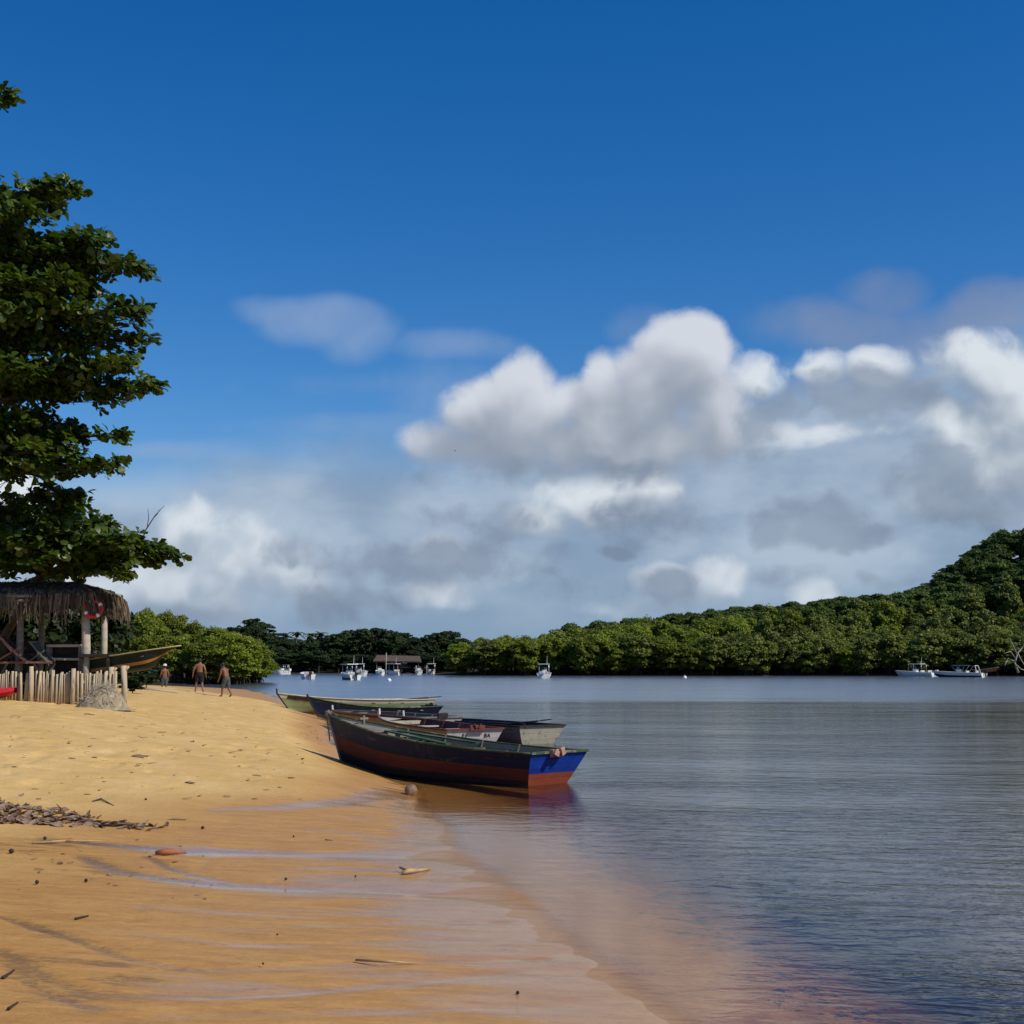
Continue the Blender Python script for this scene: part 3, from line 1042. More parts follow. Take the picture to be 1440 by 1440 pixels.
def almond_tree(name, label, base, trunk_pts, trunk_r, limbs, dens, seed, wx_=0.50, wz_=0.20):
    """limbs: list of (start Vector, tip Vector, spread)"""
    r = np.random.default_rng(seed)
    root = thing(name, label, 'tree', base)
    inv = -Vector(base)
    b = MB()
    b.tube([Vector(p_) + inv for p_ in trunk_pts], trunk_r, 10)
    PP, AA = [], []
    for st, tip, sp in limbs:
        st, tip = Vector(st), Vector(tip)
        d = tip - st
        mid = st + d * .5 + Vector((0, 0, d.length * .05)) + Vector(r.normal(size=3) * .12)
        pts = [st, st.lerp(mid, .5) + Vector(r.normal(size=3) * .08), mid, mid.lerp(tip, .55) + Vector((0, 0, .08)), tip]
        rad = 0.028 * d.length ** .8
        b.tube([p_ + inv for p_ in pts], [rad * 1.1, rad * .85, rad * .6, rad * .38, rad * .12], 6)
        n = int(dens * d.length * sp)
        f = r.uniform(0.22, 1.0, n) ** .75
        pos_ = np.array([list((st.lerp(mid, min(1, q * 2)) if q < .5 else mid.lerp(tip, q * 2 - 1))) for q in f])
        side = np.array(d.cross(Vector((0, 0, 1))).normalized())
        w_ = sp * (0.35 + 0.65 * np.sin(np.pi * np.clip(f * .82 + .05, 0, 1)))
        o1, o2 = r.normal(size=n) * w_ * wx_, r.normal(size=n)
        pos_ += side * o1[:, None]
        pos_[:, 2] += o2 * w_ * wz_ + .05 - 0.10 * o1 ** 2
        ax = np.array([0, 0, 1.0]) + np.array(d.normalized()) * .35 + r.normal(size=(n, 3)) * .35
        PP.append(pos_)
        AA.append(ax)
        for q in range(0, n, 9):                      # a few twigs
            b.tube([Vector(st.lerp(tip, float(f[q]) * .85)) + inv, Vector(pos_[q]) + inv], [.014, .006], 4, cap=False)
    b.build('trunk', M_bark, root, True)
    P, N, D, S, T_ = rosettes(np.concatenate(PP), np.concatenate(AA), r)
    P = P + np.array(inv)
    link_mesh('crown', leaf_mesh('crown', P, N, D, S, .72, T_, M_alm, 'leaf'), root)
    return root, len(P)


# tall tree: trunk stands outside the left of the frame, limbs reach into it in tiers
TX, TY = -19.0, 43.0
tz = Hz(TX, TY)
tb = (TX, TY, tz)
tips = [(105, 268, 42, 1.0), (60, 300, 41, 1.0), (95, 345, 43.5, .9), (208, 380, 42, .95), (150, 340, 41.5, .8), (165, 372, 43, .7), (110, 400, 41, 1.0), (215, 482, 42, .8), (205, 440, 41, .9),
        (140, 410, 43, 1.0), (228, 545, 42, .75), (185, 515, 41.2, .9), (120, 490, 43.5, 1.1), (165, 560, 42.5, .7), (60, 520, 41, 1.2), (172, 612, 42, .65), (168, 655, 41.5, .6), (110, 600, 43, 1.0),
        (120, 640, 41.5, .9), (60, 590, 42, 1.1), (40, 430, 41, 1.3), (30, 380, 44, 1.2), (60, 640, 44, 1.0), (20, 135, 42, .55), (-10, 240, 42.5, .8), (5, 300, 44, 1.1), (80, 450, 45, 1.1), (100, 540, 45.5, 1.1),
        (20, 560, 45, 1.2), (20, 660, 42, 1.0), (30, 470, 44, 1.2), (90, 290, 44.5, .8), (50, 350, 46, 1.0), (0, 610, 43, 1.1), (70, 395, 42, 1.1), (160, 455, 43.5, 1.0), (20, 510, 42, 1.1), (130, 525, 42.0, .9), (0, 450, 42, 1.2)]
limbs = []
for (px, py, Y_, sp) in tips:
    tip = at(px, py, Y_)
    st = Vector((TX + random.uniform(-.4, .9), TY + random.uniform(-.5, .5), min(tip.z - random.uniform(.2, 1.2), 20)))
    limbs.append((st, tip, sp))
for i in range(26):                                     # the rest of the crown, out of the frame
    a_ = random.uniform(R(75), R(285))
    zz = random.uniform(8, 19.5)
    q = random.uniform(3.5, 6.0)
    limbs.append(((TX, TY, zz - .8), (TX + math.cos(a_) * q, TY + math.sin(a_) * q, zz), 1.0))
almond_tree('sea_almond_tree', 'tall sea almond tree with tiered branches of large glossy leaves', tb,
            [(TX, TY, tz - .3), (TX + .2, TY, tz + 3), (TX - .1, TY + .1, 9), (TX + .2, TY, 15), (TX, TY, 20)], [.42, .34, .28, .2, .08], limbs, 16, 5)

# lower, leaning one beside the hut
p0 = hit(4, 985)
p0 = Vector((at(2, 930, 47).x, 47, Hz(at(2, 930, 47).x, 47)))
tp = [Vector((p0.x, p0.y, p0.z - .2)), at(6, 895, 46.5), at(20, 872, 46), at(42, 854, 45.4), at(48, 822, 44.8), at(60, 806, 44.4)]
fork = tp[-1]
t2 = [(252, 782, 43, .5), (215, 770, 43.5, .8), (190, 808, 42.6, .55), (150, 735, 44, 1.0), (185, 760, 42.2, .8), (110, 705, 44.5, 1.0), (60, 690, 43.5, 1.0), (20, 700, 45, 1.1),
      (120, 770, 42.5, .9), (80, 740, 42, 1.1), (140, 790, 43.5, .6), (30, 760, 42, 1.1), (-30, 740, 44, 1.2), (10, 790, 43, .8), (60, 720, 46, 1.0), (130, 745, 46, .9), (170, 775, 45.5, .7), (-60, 790, 44, 1.0), (100, 690, 43, .7)]
limbs = [(fork.lerp(tp[-2], random.uniform(0, .4)), at(a_, b_, c_), d_) for a_, b_, c_, d_ in t2]
almond_tree('sea_almond_tree', 'low leaning sea almond tree with a crooked thin trunk beside the thatched hut', tuple(p0), tp, [.17, .15, .14, .13, .12, .09], limbs, 20, 9)
# a bare twig above the lower crown
b = MB()
b.tube([at(196, 770, 43.4), at(205, 745, 43.4), at(218, 725, 43.4), at(231, 711, 43.4)], [.03, .022, .015, .006], 5)
b.tube([at(207, 741, 43.4), at(209, 728, 43.4), at(208, 715, 43.4)], [.015, .012, .006], 5)
b.tube([at(213, 732, 43.4), at(222, 722, 43.4), at(224, 716, 43.4)], [.012, .009, .005], 5)
lean_tree = [o for o in COL.objects if o.name.startswith('sea_almond_tree')][-1]
tw = b.build('bare_twig', M_bark)
for v_ in tw.data.vertices:
    v_.co -= Vector(p0)
tw.parent = lean_tree

# shrubs behind and beside the hut
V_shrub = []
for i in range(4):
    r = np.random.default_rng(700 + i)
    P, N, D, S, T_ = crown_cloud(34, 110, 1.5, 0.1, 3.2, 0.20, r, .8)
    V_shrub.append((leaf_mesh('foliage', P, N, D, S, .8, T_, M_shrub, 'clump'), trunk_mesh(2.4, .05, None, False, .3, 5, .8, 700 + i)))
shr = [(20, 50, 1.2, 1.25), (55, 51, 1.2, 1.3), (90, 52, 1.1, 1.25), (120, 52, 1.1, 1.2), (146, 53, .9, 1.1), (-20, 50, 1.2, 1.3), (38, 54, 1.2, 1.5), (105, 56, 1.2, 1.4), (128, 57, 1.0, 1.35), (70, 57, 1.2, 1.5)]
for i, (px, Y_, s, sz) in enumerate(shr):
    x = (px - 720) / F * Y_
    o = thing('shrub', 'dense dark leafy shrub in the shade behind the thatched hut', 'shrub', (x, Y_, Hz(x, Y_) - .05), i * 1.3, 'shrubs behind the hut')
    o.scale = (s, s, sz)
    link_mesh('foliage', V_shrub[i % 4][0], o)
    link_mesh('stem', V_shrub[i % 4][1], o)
for i, (px, Y_, s, sz) in enumerate([(196, 66, .7, .5), (209, 72, .5, .4), (192, 58, .45, .3)]):
    x = (px - 720) / F * Y_
    o = thing('shrub', ['low pale green bush under the dark canoe', 'low bush beside the man in the white cap', 'smallest low bush right of the fence end post'][i], 'shrub', (x, Y_, Hz(x, Y_) - .05), i * 1.3)
    o.scale = (s, s, sz)
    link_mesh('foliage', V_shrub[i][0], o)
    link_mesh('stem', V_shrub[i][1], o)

# ------------------------------------------------------------------ boats
def wood(name, c, c2, wear=(0.22, 0.19, 0.15), amt=0.04, rough=0.6, sc=4.0):
    return mat(name, c, c2, rough, sc, 0.004, 30, (0.5, 1.5, 2.0), wear=wear, wearamt=amt, wscale=3.5, spec=.22, planks=5.0 if 'paint' in name or 'tar' in name else 0.0)


W_grey = wood('weathered grey wood', (0.27, 0.24, 0.20), (0.18, 0.155, 0.125), amt=0.0, rough=.85)
W_pale = wood('pale bare wood', (0.52, 0.46, 0.37), (0.40, 0.34, 0.26), (0.25, .21, .16), amt=0.03, rough=.85)
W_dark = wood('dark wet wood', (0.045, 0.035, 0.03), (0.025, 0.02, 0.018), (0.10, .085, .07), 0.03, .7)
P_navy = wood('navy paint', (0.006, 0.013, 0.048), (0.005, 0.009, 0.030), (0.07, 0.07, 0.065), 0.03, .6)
P_navyold = wood('faded navy paint', (0.035, 0.042, 0.06), (0.06, 0.06, 0.06), (0.16, 0.15, 0.13), 0.06, .7)
P_blue = wood('bright blue paint', (0.010, 0.060, 0.40), (0.008, 0.045, 0.32), (0.08, .09, .14), 0.02, .45)
P_red = wood('red oxide paint', (0.40, 0.090, 0.045), (0.33, 0.072, 0.04), (0.25, .12, .07), 0.03, .6)
P_redold_shade = wood('old shaded red oxide paint', (0.17, 0.038, 0.020), (0.13, 0.030, 0.017), (0.07, .04, .03), 0.06, .75)  # old red, darkened to paint in the shade on the hull side
P_tar_shade = wood('tarred bottom and hull shade', (0.05, 0.03, 0.024), (0.03, 0.02, 0.018), (0.10, .06, .04), 0.02, .7)  # tar of the bottoms; also painted-in shade on the near boat
P_green = wood('green paint', (0.055, 0.10, 0.04), (0.045, 0.075, 0.033), (0.22, .20, .15), 0.10, .7)
P_dkgreen = wood('dark green paint', (0.020, 0.05, 0.022), (0.014, 0.035, 0.018), (0.12, .12, .09), 0.05, .6)
P_cream = wood('cream paint', (0.60, 0.56, 0.44), (0.52, 0.47, 0.34), (0.20, .22, .12), 0.06, .6)
P_sage = wood('sage green paint', (0.30, 0.36, 0.20), (0.24, 0.30, 0.16), (0.14, .14, .09), 0.05, .6)
P_ochre = wood('ochre paint', (0.52, 0.35, 0.16), (0.44, 0.28, 0.12), (0.25, .18, .10), 0.03, .6)
P_white = wood('white paint', (0.74, 0.71, 0.64), (0.66, 0.62, 0.54), (0.40, .36, .25), 0.03, .55)
P_maroon = wood('maroon paint', (0.17, 0.05, 0.035), (0.12, 0.035, 0.028), (0.40, .34, .27), 0.03, .6)
P_grey = wood('greyish hull paint', (0.34, 0.31, 0.25), (0.26, 0.24, 0.19), (0.16, .12, .08), 0.05, .65)
P_inner = wood('inner hull wood', (0.22, 0.19, 0.14), (0.15, 0.13, 0.10), (0.35, .30, .22), 0.03, .8)
M_black = mat('black marking paint', (0.02, 0.018, 0.016), rough=.6)
M_brown = mat('brown marking paint', (0.12, 0.05, 0.03), (0.09, .04, .03), rough=.6)
M_rope = mat('old rope', (0.30, 0.25, 0.18), (0.18, 0.15, 0.11), .95, 40)


class Hull:
    def __init__(s, L, B, sb, ss, keel, rake_b=.35, rake_s=.25, st=.84, chine=.66, full=.55, dead=.08, smin=None, bowrise=.35, pw=2.0, skew=0.0):
        s.__dict__.update(locals())

    def sheer(s, t):
        return s.ss + (s.sb - s.ss) * max(0, 1 - t) ** s.pw

    def half(s, t):
        if t < s.full:
            f = math.sin(math.pi / 2 * t / s.full) ** .85
        else:
            q = (t - s.full) / (1 - s.full)
            f = 1 + (s.st - 1) * q * q
        return max(.02, s.B / 2 * f)

    def section(s, t):
        """half section from keel (0) to gunwale: list of (x, y, z)"""
        zs = s.sheer(t)
        zk = s.keel + s.bowrise * (zs - s.keel) * max(0, 1 - t / .45) ** 2.2
        b = s.half(t)
        cb = b * s.chine * min(1, .25 + t / .3 * .75) if t < .3 else b * s.chine
        zc = zk + s.dead + (zs - zk) * .10 * (1 - t)
        pts = [(0, zk), (cb * .55, zk + s.dead * .5), (cb, zc)]
        for q in (.2, .4, .55, .7, .85, 1.0):
            pts.append((cb + (b - cb) * q ** .85, zc + (zs - zc) * q))
        out_ = []
        for y, z in pts:
            w = (z - zk) / (zs - zk)
            x = t * s.L + (1 - w) * s.rake_b * max(0, 1 - t / .5) ** 2 - (1 - w) * s.rake_s * t ** 5
            out_.append((x, y, z))
        return out_


ROWS = 8          # strips between the nine points of a half section


def wooden_boat(name, label, h, loc, rz, bands, transom_bands, inner, rail, seats, seat_m, deck_m=None, deck_to=.22, stem_m=None, stem_h=.14, rail_t=.035, group=None, pitch=0.0, roll=0.0, cat='boat', stripe=None, n=26, deck_drop=.05):
    root = thing(name, label, cat, loc, group=group, rot=(roll, pitch, rz))
    ts = [i / n for i in range(n + 1)]
    secs = [h.section(t_) for t_ in ts]

    def sk(p, side):
        return (p[0] + side * p[1] * h.skew * (p[0] / h.L) ** 3, side * p[1], p[2])
    mats = list(dict.fromkeys(bands + [inner]))
    b = MB()
    for side in (1, -1):
        for i in range(n):
            for k in range(ROWS):
                q = [sk(secs[i][k], side), sk(secs[i + 1][k], side), sk(secs[i + 1][k + 1], side), sk(secs[i][k + 1], side)]
                b.add(q, [(0, 1, 2, 3)], mats.index(bands[k]))
        for i in range(n):
            for k in range(ROWS):
                def ins(p):
                    return sk((p[0], max(0, p[1] - .035), p[2] + (.05 if k < 2 else .02 * (p[2] < h.ss))), side)
                q = [ins(secs[i][k]), ins(secs[i + 1][k]), ins(secs[i + 1][k + 1]), ins(secs[i][k + 1])]
                b.add(q, [(0, 3, 2, 1)], mats.index(inner))
    me_ = bpy.data.meshes.new('hull')
    me_.from_pydata(b.v, [], b.f)
    for m_ in mats:
        me_.materials.append(m_)
    me_.polygons.foreach_set('material_index', b.m)
    link_mesh('hull', me_, root)
    # transom
    b = MB()
    lm = list(dict.fromkeys(transom_bands))
    last = secs[-1]
    e = .03
    for k in range(ROWS):
        for dx in (0.004, -.04):
            q = [sk(last[k], 1), sk(last[k + 1], 1), sk(last[k + 1], -1), sk(last[k], -1)]
            b.add([(p[0] + dx, p[1], p[2]) for p in q], [(0, 1, 2, 3)], lm.index(transom_bands[k]))
    tr_ = b.build('transom', lm, root)
    # gunwale rails
    for side in (1, -1):
        b = MB()
        b.tube([Vector(sk(s_[-1], side)) + Vector((0, side * .01, rail_t * .3)) for s_ in secs], rail_t, 6, flat=.8)
        b.build('gunwale', rail, root, True)
    b = MB()
    b.bar(Vector(sk(last[-1], 1)) + Vector((.0, 0, .012)), Vector(sk(last[-1], -1)) + Vector((.0, 0, .012)), .07, .05)
    b.build('transom_cap', rail, root)
    for t_ in seats:
        s_ = h.section(t_)
        z = s_[-1][2] - .14
        b = MB()
        b.box((s_[-1][0], 0, z), (.24, 2 * (s_[-1][1] - .05), .035))
        b.build('seat', seat_m, root)
    if deck_m:
        b = MB()
        rows = [h.section(deck_to * i / 8) for i in range(9)]
        for i in range(8):
            p_, q_ = rows[i][-1], rows[i + 1][-1]
            z0, z1 = p_[2] - deck_drop, q_[2] - deck_drop
            c0, c1 = p_[1] * .12, q_[1] * .12
            for sd in (1, -1):
                b.add([(p_[0], sd * p_[1] * .97, z0), (q_[0], sd * q_[1] * .97, z1), (q_[0], 0, z1 + c1), (p_[0], 0, z0 + c0)], [(0, 1, 2, 3)])
        p_ = rows[-1][-1]
        b.box((p_[0] + .02, 0, p_[2] - deck_drop - .04), (.04, 1.9 * p_[1], .12))
        b.build('bow_deck', deck_m, root)
    if stem_m:
        b = MB()
        s0 = secs[0]
        b.tube([(s0[0][0] - .01, 0, s0[0][2]), (s0[4][0] - .02, 0, s0[4][2]), (s0[-1][0] - .02, 0, s0[-1][2]), (s0[-1][0] - .05, 0, s0[-1][2] + stem_h)], [.03, .035, .045, .04], 6)
        b.build('stem_post', stem_m, root, False)
    b = MB()
    for t_ in (.3, .45, .6, .75, .9):
        s_ = h.section(t_)
        for sd in (1, -1):
            b.tube([sk((p_[0], max(.02, p_[1] - .05), p_[2] + .03), sd) for p_ in s_[1:]], .022, 4)
    b.build('ribs', inner, root)
    return root


def place(h, bow, stern):
    """location and heading so that the boat's bow and stern fall on two world points"""
    d = Vector((stern.x - bow.x, stern.y - bow.y))
    return (bow.x, bow.y, 0.0), math.atan2(d.y, d.x), d.length


_font_cache = {}


def lettering(txt, size, mtl, parent, matrix, name='marking'):
    cu = bpy.data.curves.new(name, 'FONT')
    cu.body = txt
    cu.size = size
    cu.extrude = .002
    cu.align_x = 'CENTER'
    cu.align_y = 'CENTER'
    o = bpy.data.objects.new(name, cu)
    COL.objects.link(o)
    bpy.context.view_layer.update()
    me_ = bpy.data.meshes.new_from_object(o.evaluated_get(bpy.context.evaluated_depsgraph_get()))
    bpy.data.objects.remove(o)
    me_.materials.clear()
    me_.materials.append(mtl)
    me_.transform(matrix)
    return link_mesh(name, me_, parent)


def side_matrix(h, t_, q, side, flip=False):
    """frame on the outer side of the hull at station t, height row q (float)"""
    a_, b_ = h.section(t_), h.section(min(1, t_ + .04))
    k = int(q)
    f = q - k
    P = Vector(a_[k]).lerp(Vector(a_[min(ROWS, k + 1)]), f)
    P2 = Vector(b_[k]).lerp(Vector(b_[min(ROWS, k + 1)]), f)
    U = Vector(a_[min(ROWS, k + 1)]) - Vector(a_[k])
    for v_ in (P, P2, U):
        v_.y *= side
    X = (P2 - P).normalized()
    Yv = (U - X * U.dot(X)).normalized()
    Z = X.cross(Yv)
    if Z.y * side < 0:
        X, Z = -X, -Z
    M = Matrix((X, Yv, Z)).transposed().to_4x4()
    M.translation = P + Z * .012
    return M


def transom_matrix(h, y, q):
    a_ = h.section(1.0)
    k = int(q)
    P = Vector(a_[k]).lerp(Vector(a_[min(ROWS, k + 1)]), q - k)
    U = Vector((a_[-1][0] - a_[2][0], 0, a_[-1][2] - a_[2][2])).normalized()
    X = Vector((0, 1, 0))
    Z = X.cross(U)
    M = Matrix((X, U, Z)).transposed().to_4x4()
    M.translation = Vector((P.x, y, P.z)) + Z * .012
    return M


def boat_at(name, label, bpx, spx, B, bands, tbands, **kw):
    """bow-top and stern-top given as (px, py, depth) in the photograph"""
    bow, stern = at(*bpx), at(*spx)
    hk = {k: kw.pop(k) for k in ('rake_b', 'rake_s', 'st', 'chine', 'full', 'dead', 'bowrise', 'pw', 'skew') if k in kw}
    keel = kw.pop('keel', -.10)
    loc, rz, L = place(None, bow, stern)
    h = Hull(L, B, bow.z, stern.z, keel, **hk)
    return wooden_boat(name, label, h, loc, rz, bands, tbands, **kw), h


GB = 'fishing boats drawn up along the beach'
# the near blue and red boat
bF = [P_tar_shade, P_tar_shade, P_redold_shade, P_redold_shade, P_redold_shade, P_navyold, P_navy, P_navyold]
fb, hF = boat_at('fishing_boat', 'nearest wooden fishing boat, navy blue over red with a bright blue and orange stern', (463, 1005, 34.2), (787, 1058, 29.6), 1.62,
                 [P_tar_shade, P_tar_shade, P_tar_shade, P_redold_shade, P_redold_shade, P_navy, P_navy, P_navy], [P_red, P_red, P_red, P_red, P_blue, P_blue, P_blue, P_blue], keel=-.12, skew=.12, full=.62, inner=P_inner, rail=P_green, seats=(.38, .6, .82), seat_m=P_green,  # uppermost tar row paints in the shadow on the lower side
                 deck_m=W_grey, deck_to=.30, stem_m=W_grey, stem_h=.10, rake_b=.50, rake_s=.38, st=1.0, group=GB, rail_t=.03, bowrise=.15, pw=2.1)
s1 = hF.section(1.0)[-1]
b = MB()
b.box((s1[0] + .03, -.12, s1[2] - .01), (.08, .36, .15), jit=.01)
b.box((s1[0] + .10, -.02, s1[2] + .03), (.05, .12, .16), Matrix.Rotation(.3, 3, 'X'))
b.box((s1[0] + .10, -.22, s1[2] + .00), (.05, .14, .12), Matrix.Rotation(-.4, 3, 'X'))
b.build('motor_bracket', mat('pinkish bare timber', (0.55, 0.33, 0.25), (0.40, .20, .14), .8, 14), fb, bevel=.008)
s0 = hF.section(0)[-1]
b = MB()
b.tube([(s0[0] - .06, 0, s0[2] + .02), (s0[0] - .10, .03, s0[2] - .15), (s0[0] - .05, .04, s0[2] - .42), (s0[0] - .02, .05, s0[2] - .62)], .018, 6)
for k in range(4):
    b.tube([(s0[0] - .03 + .07 * math.cos(a_), .07 * math.sin(a_), s0[2] - .02 + .03 * k) for a_ in np.linspace(0, 6.28, 12)], .016, 5, cap=False)
b.build('mooring_rope', M_rope, fb, True)
b = MB()
s_ = hF.section(.16)[-1]
b.box((s_[0], .06, s_[2] + .06), (.05, .05, .26))
b.box((s_[0], .06, s_[2] + .12), (.05, .26, .05))
b.build('mooring_bitt', W_grey, fb, bevel=.006)
b = MB()
p_, q_ = hF.section(.31)[-1], hF.section(.62)[-1]
b.bar((p_[0], p_[1] * -.35, p_[2] + .02), (q_[0], q_[1] * -.6, q_[2] + .01), .16, .03)
b.bar((p_[0], p_[1] * .3, p_[2] + .0), (q_[0], q_[1] * .55, q_[2] + .0), .16, .03)
b.build('side_plank', P_green, fb)

# ochre and white boat with letters on its stern
bD, hD = boat_at('fishing_boat', 'ochre fishing boat with maroon rail and white stern lettered in black', (534, 1006, 47.5), (668, 1026, 41.0), 1.9,
                 [P_tar_shade, P_tar_shade, P_ochre, P_ochre, P_ochre, P_ochre, P_ochre, P_ochre], [P_white] * 8, keel=-.12, inner=P_maroon, rail=P_maroon, seats=(.4, .62, .82), seat_m=P_white,
                 deck_m=P_cream, deck_to=.26, stem_m=P_white, stem_h=.22, rake_b=.4, rake_s=.30, st=.95, group=GB, bowrise=.2, skew=.0, rail_t=.04)
lettering('E1', .17, M_black, bD, transom_matrix(hD, -.30, 6.3))
lettering('BA', .17, M_black, bD, transom_matrix(hD, .42, 6.2))
lettering('V 2', .17, M_brown, bD, side_matrix(hD, .10, 6.4, -1))
lettering('10.1 B', .17, M_brown, bD, side_matrix(hD, .72, 6.2, -1))
s1 = hD.section(1.0)[-1]
b = MB()
b.box((s1[0] + .02, .06, s1[2] + .04), (.10, .46, .16), jit=.01)
b.box((s1[0] + .08, -.02, s1[2] + .10), (.05, .05, .14), Matrix.Rotation(.5, 3, 'X'))
b.box((s1[0] + .08, .12, s1[2] + .10), (.05, .05, .14), Matrix.Rotation(-.5, 3, 'X'))
b.build('motor_bracket', P_maroon, bD, bevel=.008)
# grey boat furthest out
bE, hE = boat_at('fishing_boat', 'weathered grey-cream fishing boat with dark rail and rust-stained stern', (568, 1008, 51.0), (763, 1021, 44.3), 1.9,
                 [P_tar_shade, P_tar_shade, P_grey, P_grey, P_grey, P_grey, P_grey, P_grey], [P_tar_shade, P_maroon, P_cream, P_cream, P_cream, P_cream, P_cream, P_cream], keel=-.10, inner=P_navy, rail=W_dark, seats=(.4, .6, .8), seat_m=P_maroon,
                 deck_m=P_maroon, deck_to=.22, stem_m=P_white, stem_h=.22, rake_b=.4, rake_s=.28, st=.93, group=GB, bowrise=.2, skew=.0, rail_t=.035)
s_ = hE.section(.93)[-1]
# ochre boat behind the near bow
bC, hC = boat_at('fishing_boat', 'long ochre fishing boat with pale stem head, its bow rising just behind the navy boat', (468, 999, 55.5), (622, 1009, 48.5), 1.8,
                 [P_tar_shade, P_tar_shade, P_ochre, P_ochre, P_ochre, P_ochre, P_ochre, P_maroon], [P_white] * 8, keel=-.10, inner=P_inner, rail=W_grey, seats=(.4, .6, .8), seat_m=W_grey,
                 deck_m=W_grey, deck_to=.22, stem_m=P_white, stem_h=.20, rake_b=.4, rake_s=.3, st=.9, group=GB, bowrise=.2)
lettering('LM', .2, M_brown, bC, side_matrix(hC, .17, 6.2, -1))
b = MB()
s1 = hC.section(1.0)[-1]
b.box((s1[0] + .02, 0, s1[2] + .05), (.12, .36, .18), jit=.02)
b.build('motor_bracket', W_dark, bC)
# navy boat with green rail
bB, hB = boat_at('fishing_boat', 'low navy blue fishing boat with dark green upswept bow', (433, 980, 61.5), (607, 993, 69.0), 1.7,
                 [P_tar_shade, P_tar_shade, P_navy, P_navy, P_navy, P_navy, P_navy, P_dkgreen], [P_tar_shade, P_tar_shade, P_navy, P_navy, P_navy, P_navy, P_blue, P_blue], keel=-.10, inner=P_inner, rail=P_green, seats=(.4, .6, .8), seat_m=W_grey,
                 deck_m=P_dkgreen, deck_to=.16, stem_m=W_dark, stem_h=.12, rake_b=.7, rake_s=.35, st=.8, group=GB, bowrise=.25, pw=3.4)
b = MB()
s1 = hB.section(1.0)[-1]
b.box((s1[0] - .05, 0, s1[2] + .04), (.35, .5, .12), jit=.04)
b.tube([(s1[0] + .05, .1, s1[2] + .1), (s1[0] + .3, .1, s1[2] - .1), (s1[0] + .32, .1, s1[2] - .45)], [.10, .09, .06], 7)
b.build('outboard_motor', W_dark, bB)
# cream and green boat
bA, hA = boat_at('fishing_boat', 'long cream and sage green fishing boat with black stem head, farthest of the row', (390, 975, 70.5), (602, 983, 77.0), 1.9,
                 [P_tar_shade, P_sage, P_sage, P_sage, P_sage, P_sage, P_cream, P_cream], [P_sage] * 8, keel=-.10, inner=P_inner, rail=P_cream, seats=(.35, .55, .75), seat_m=W_grey,
                 deck_m=P_cream, deck_to=.18, stem_m=W_dark, stem_h=.24, rake_b=.7, rake_s=.3, st=.7, group=GB, bowrise=.25, pw=3.0)
b = MB()
for k, t_ in enumerate((.06, .09, .12, .15)):
    M_ = side_matrix(hA, t_, 6.8, -1)
    b.box(M_.translation, (.30, .02, .16 + .04 * (k % 2)), M_.to_3x3() @ Matrix.Rotation(R(-90), 3, 'X'))
b.build('name_patch', W_dark, bA)


def oar(label, a_, b_, r=.035, bl=.5):
    a_, b_ = Vector(a_), Vector(b_)
    d = (b_ - a_)
    L = d.length
    o = thing('oar', label, 'oar', a_, rot=d.to_track_quat('X', 'Z').to_euler())
    m_ = MB()
    m_.tube([(0, 0, 0), (L * .5, 0, 0), (L - bl, 0, 0)], [r, r * .95, r * .8], 8)
    m_.build('shaft', W_dark, o, True)
    m_ = MB()
    m_.tube([(L - bl - .05, 0, 0), (L - bl * .7, 0, 0), (L - .08, 0, 0), (L, 0, 0)], [r, r * 2.2, r * 2.4, r * 1.2], 10, flat=.25)
    m_.build('blade', W_dark, o, True)
    return o


oar('dark oar lying over the stern of the grey-cream boat', at(700, 1020.5, 45.4), at(776, 1011.5, 44.5))
oar('dark steering oar sticking out past the stern of the cream and green boat', at(566, 984, 76.3), at(621, 979.5, 77.5), .04, .8)
oar('long oar laid along the rail of the grey-cream boat', at(640, 1014.5, 48.0), at(738, 1018.5, 45.2), .035)

# ------------------------------------------------------------------ motor boats far off
G_white = mat('white gelcoat', (0.88, 0.88, 0.86), (0.85, 0.85, 0.83), .35, 3, spec=.5)
G_navy = mat('navy gelcoat', (0.02, 0.03, 0.07), (0.03, .04, .08), .3, 3)
G_black = mat('black motor cowl', (0.015, 0.015, 0.017), (0.02, .02, .02), .35)
G_metal = mat('aluminium tube', (0.6, 0.6, 0.6), (0.5, .5, .5), .35, metal=.8)
G_glass = mat('tinted windscreen', (0.03, 0.04, 0.05), (0.04, .05, .06), .1, spec=.8)
G_canvas = mat('navy canvas', (0.02, 0.025, 0.05), (0.03, .035, .06), .9)
G_seat = mat('cream vinyl', (0.6, 0.57, 0.5), (0.55, .52, .46), .5)


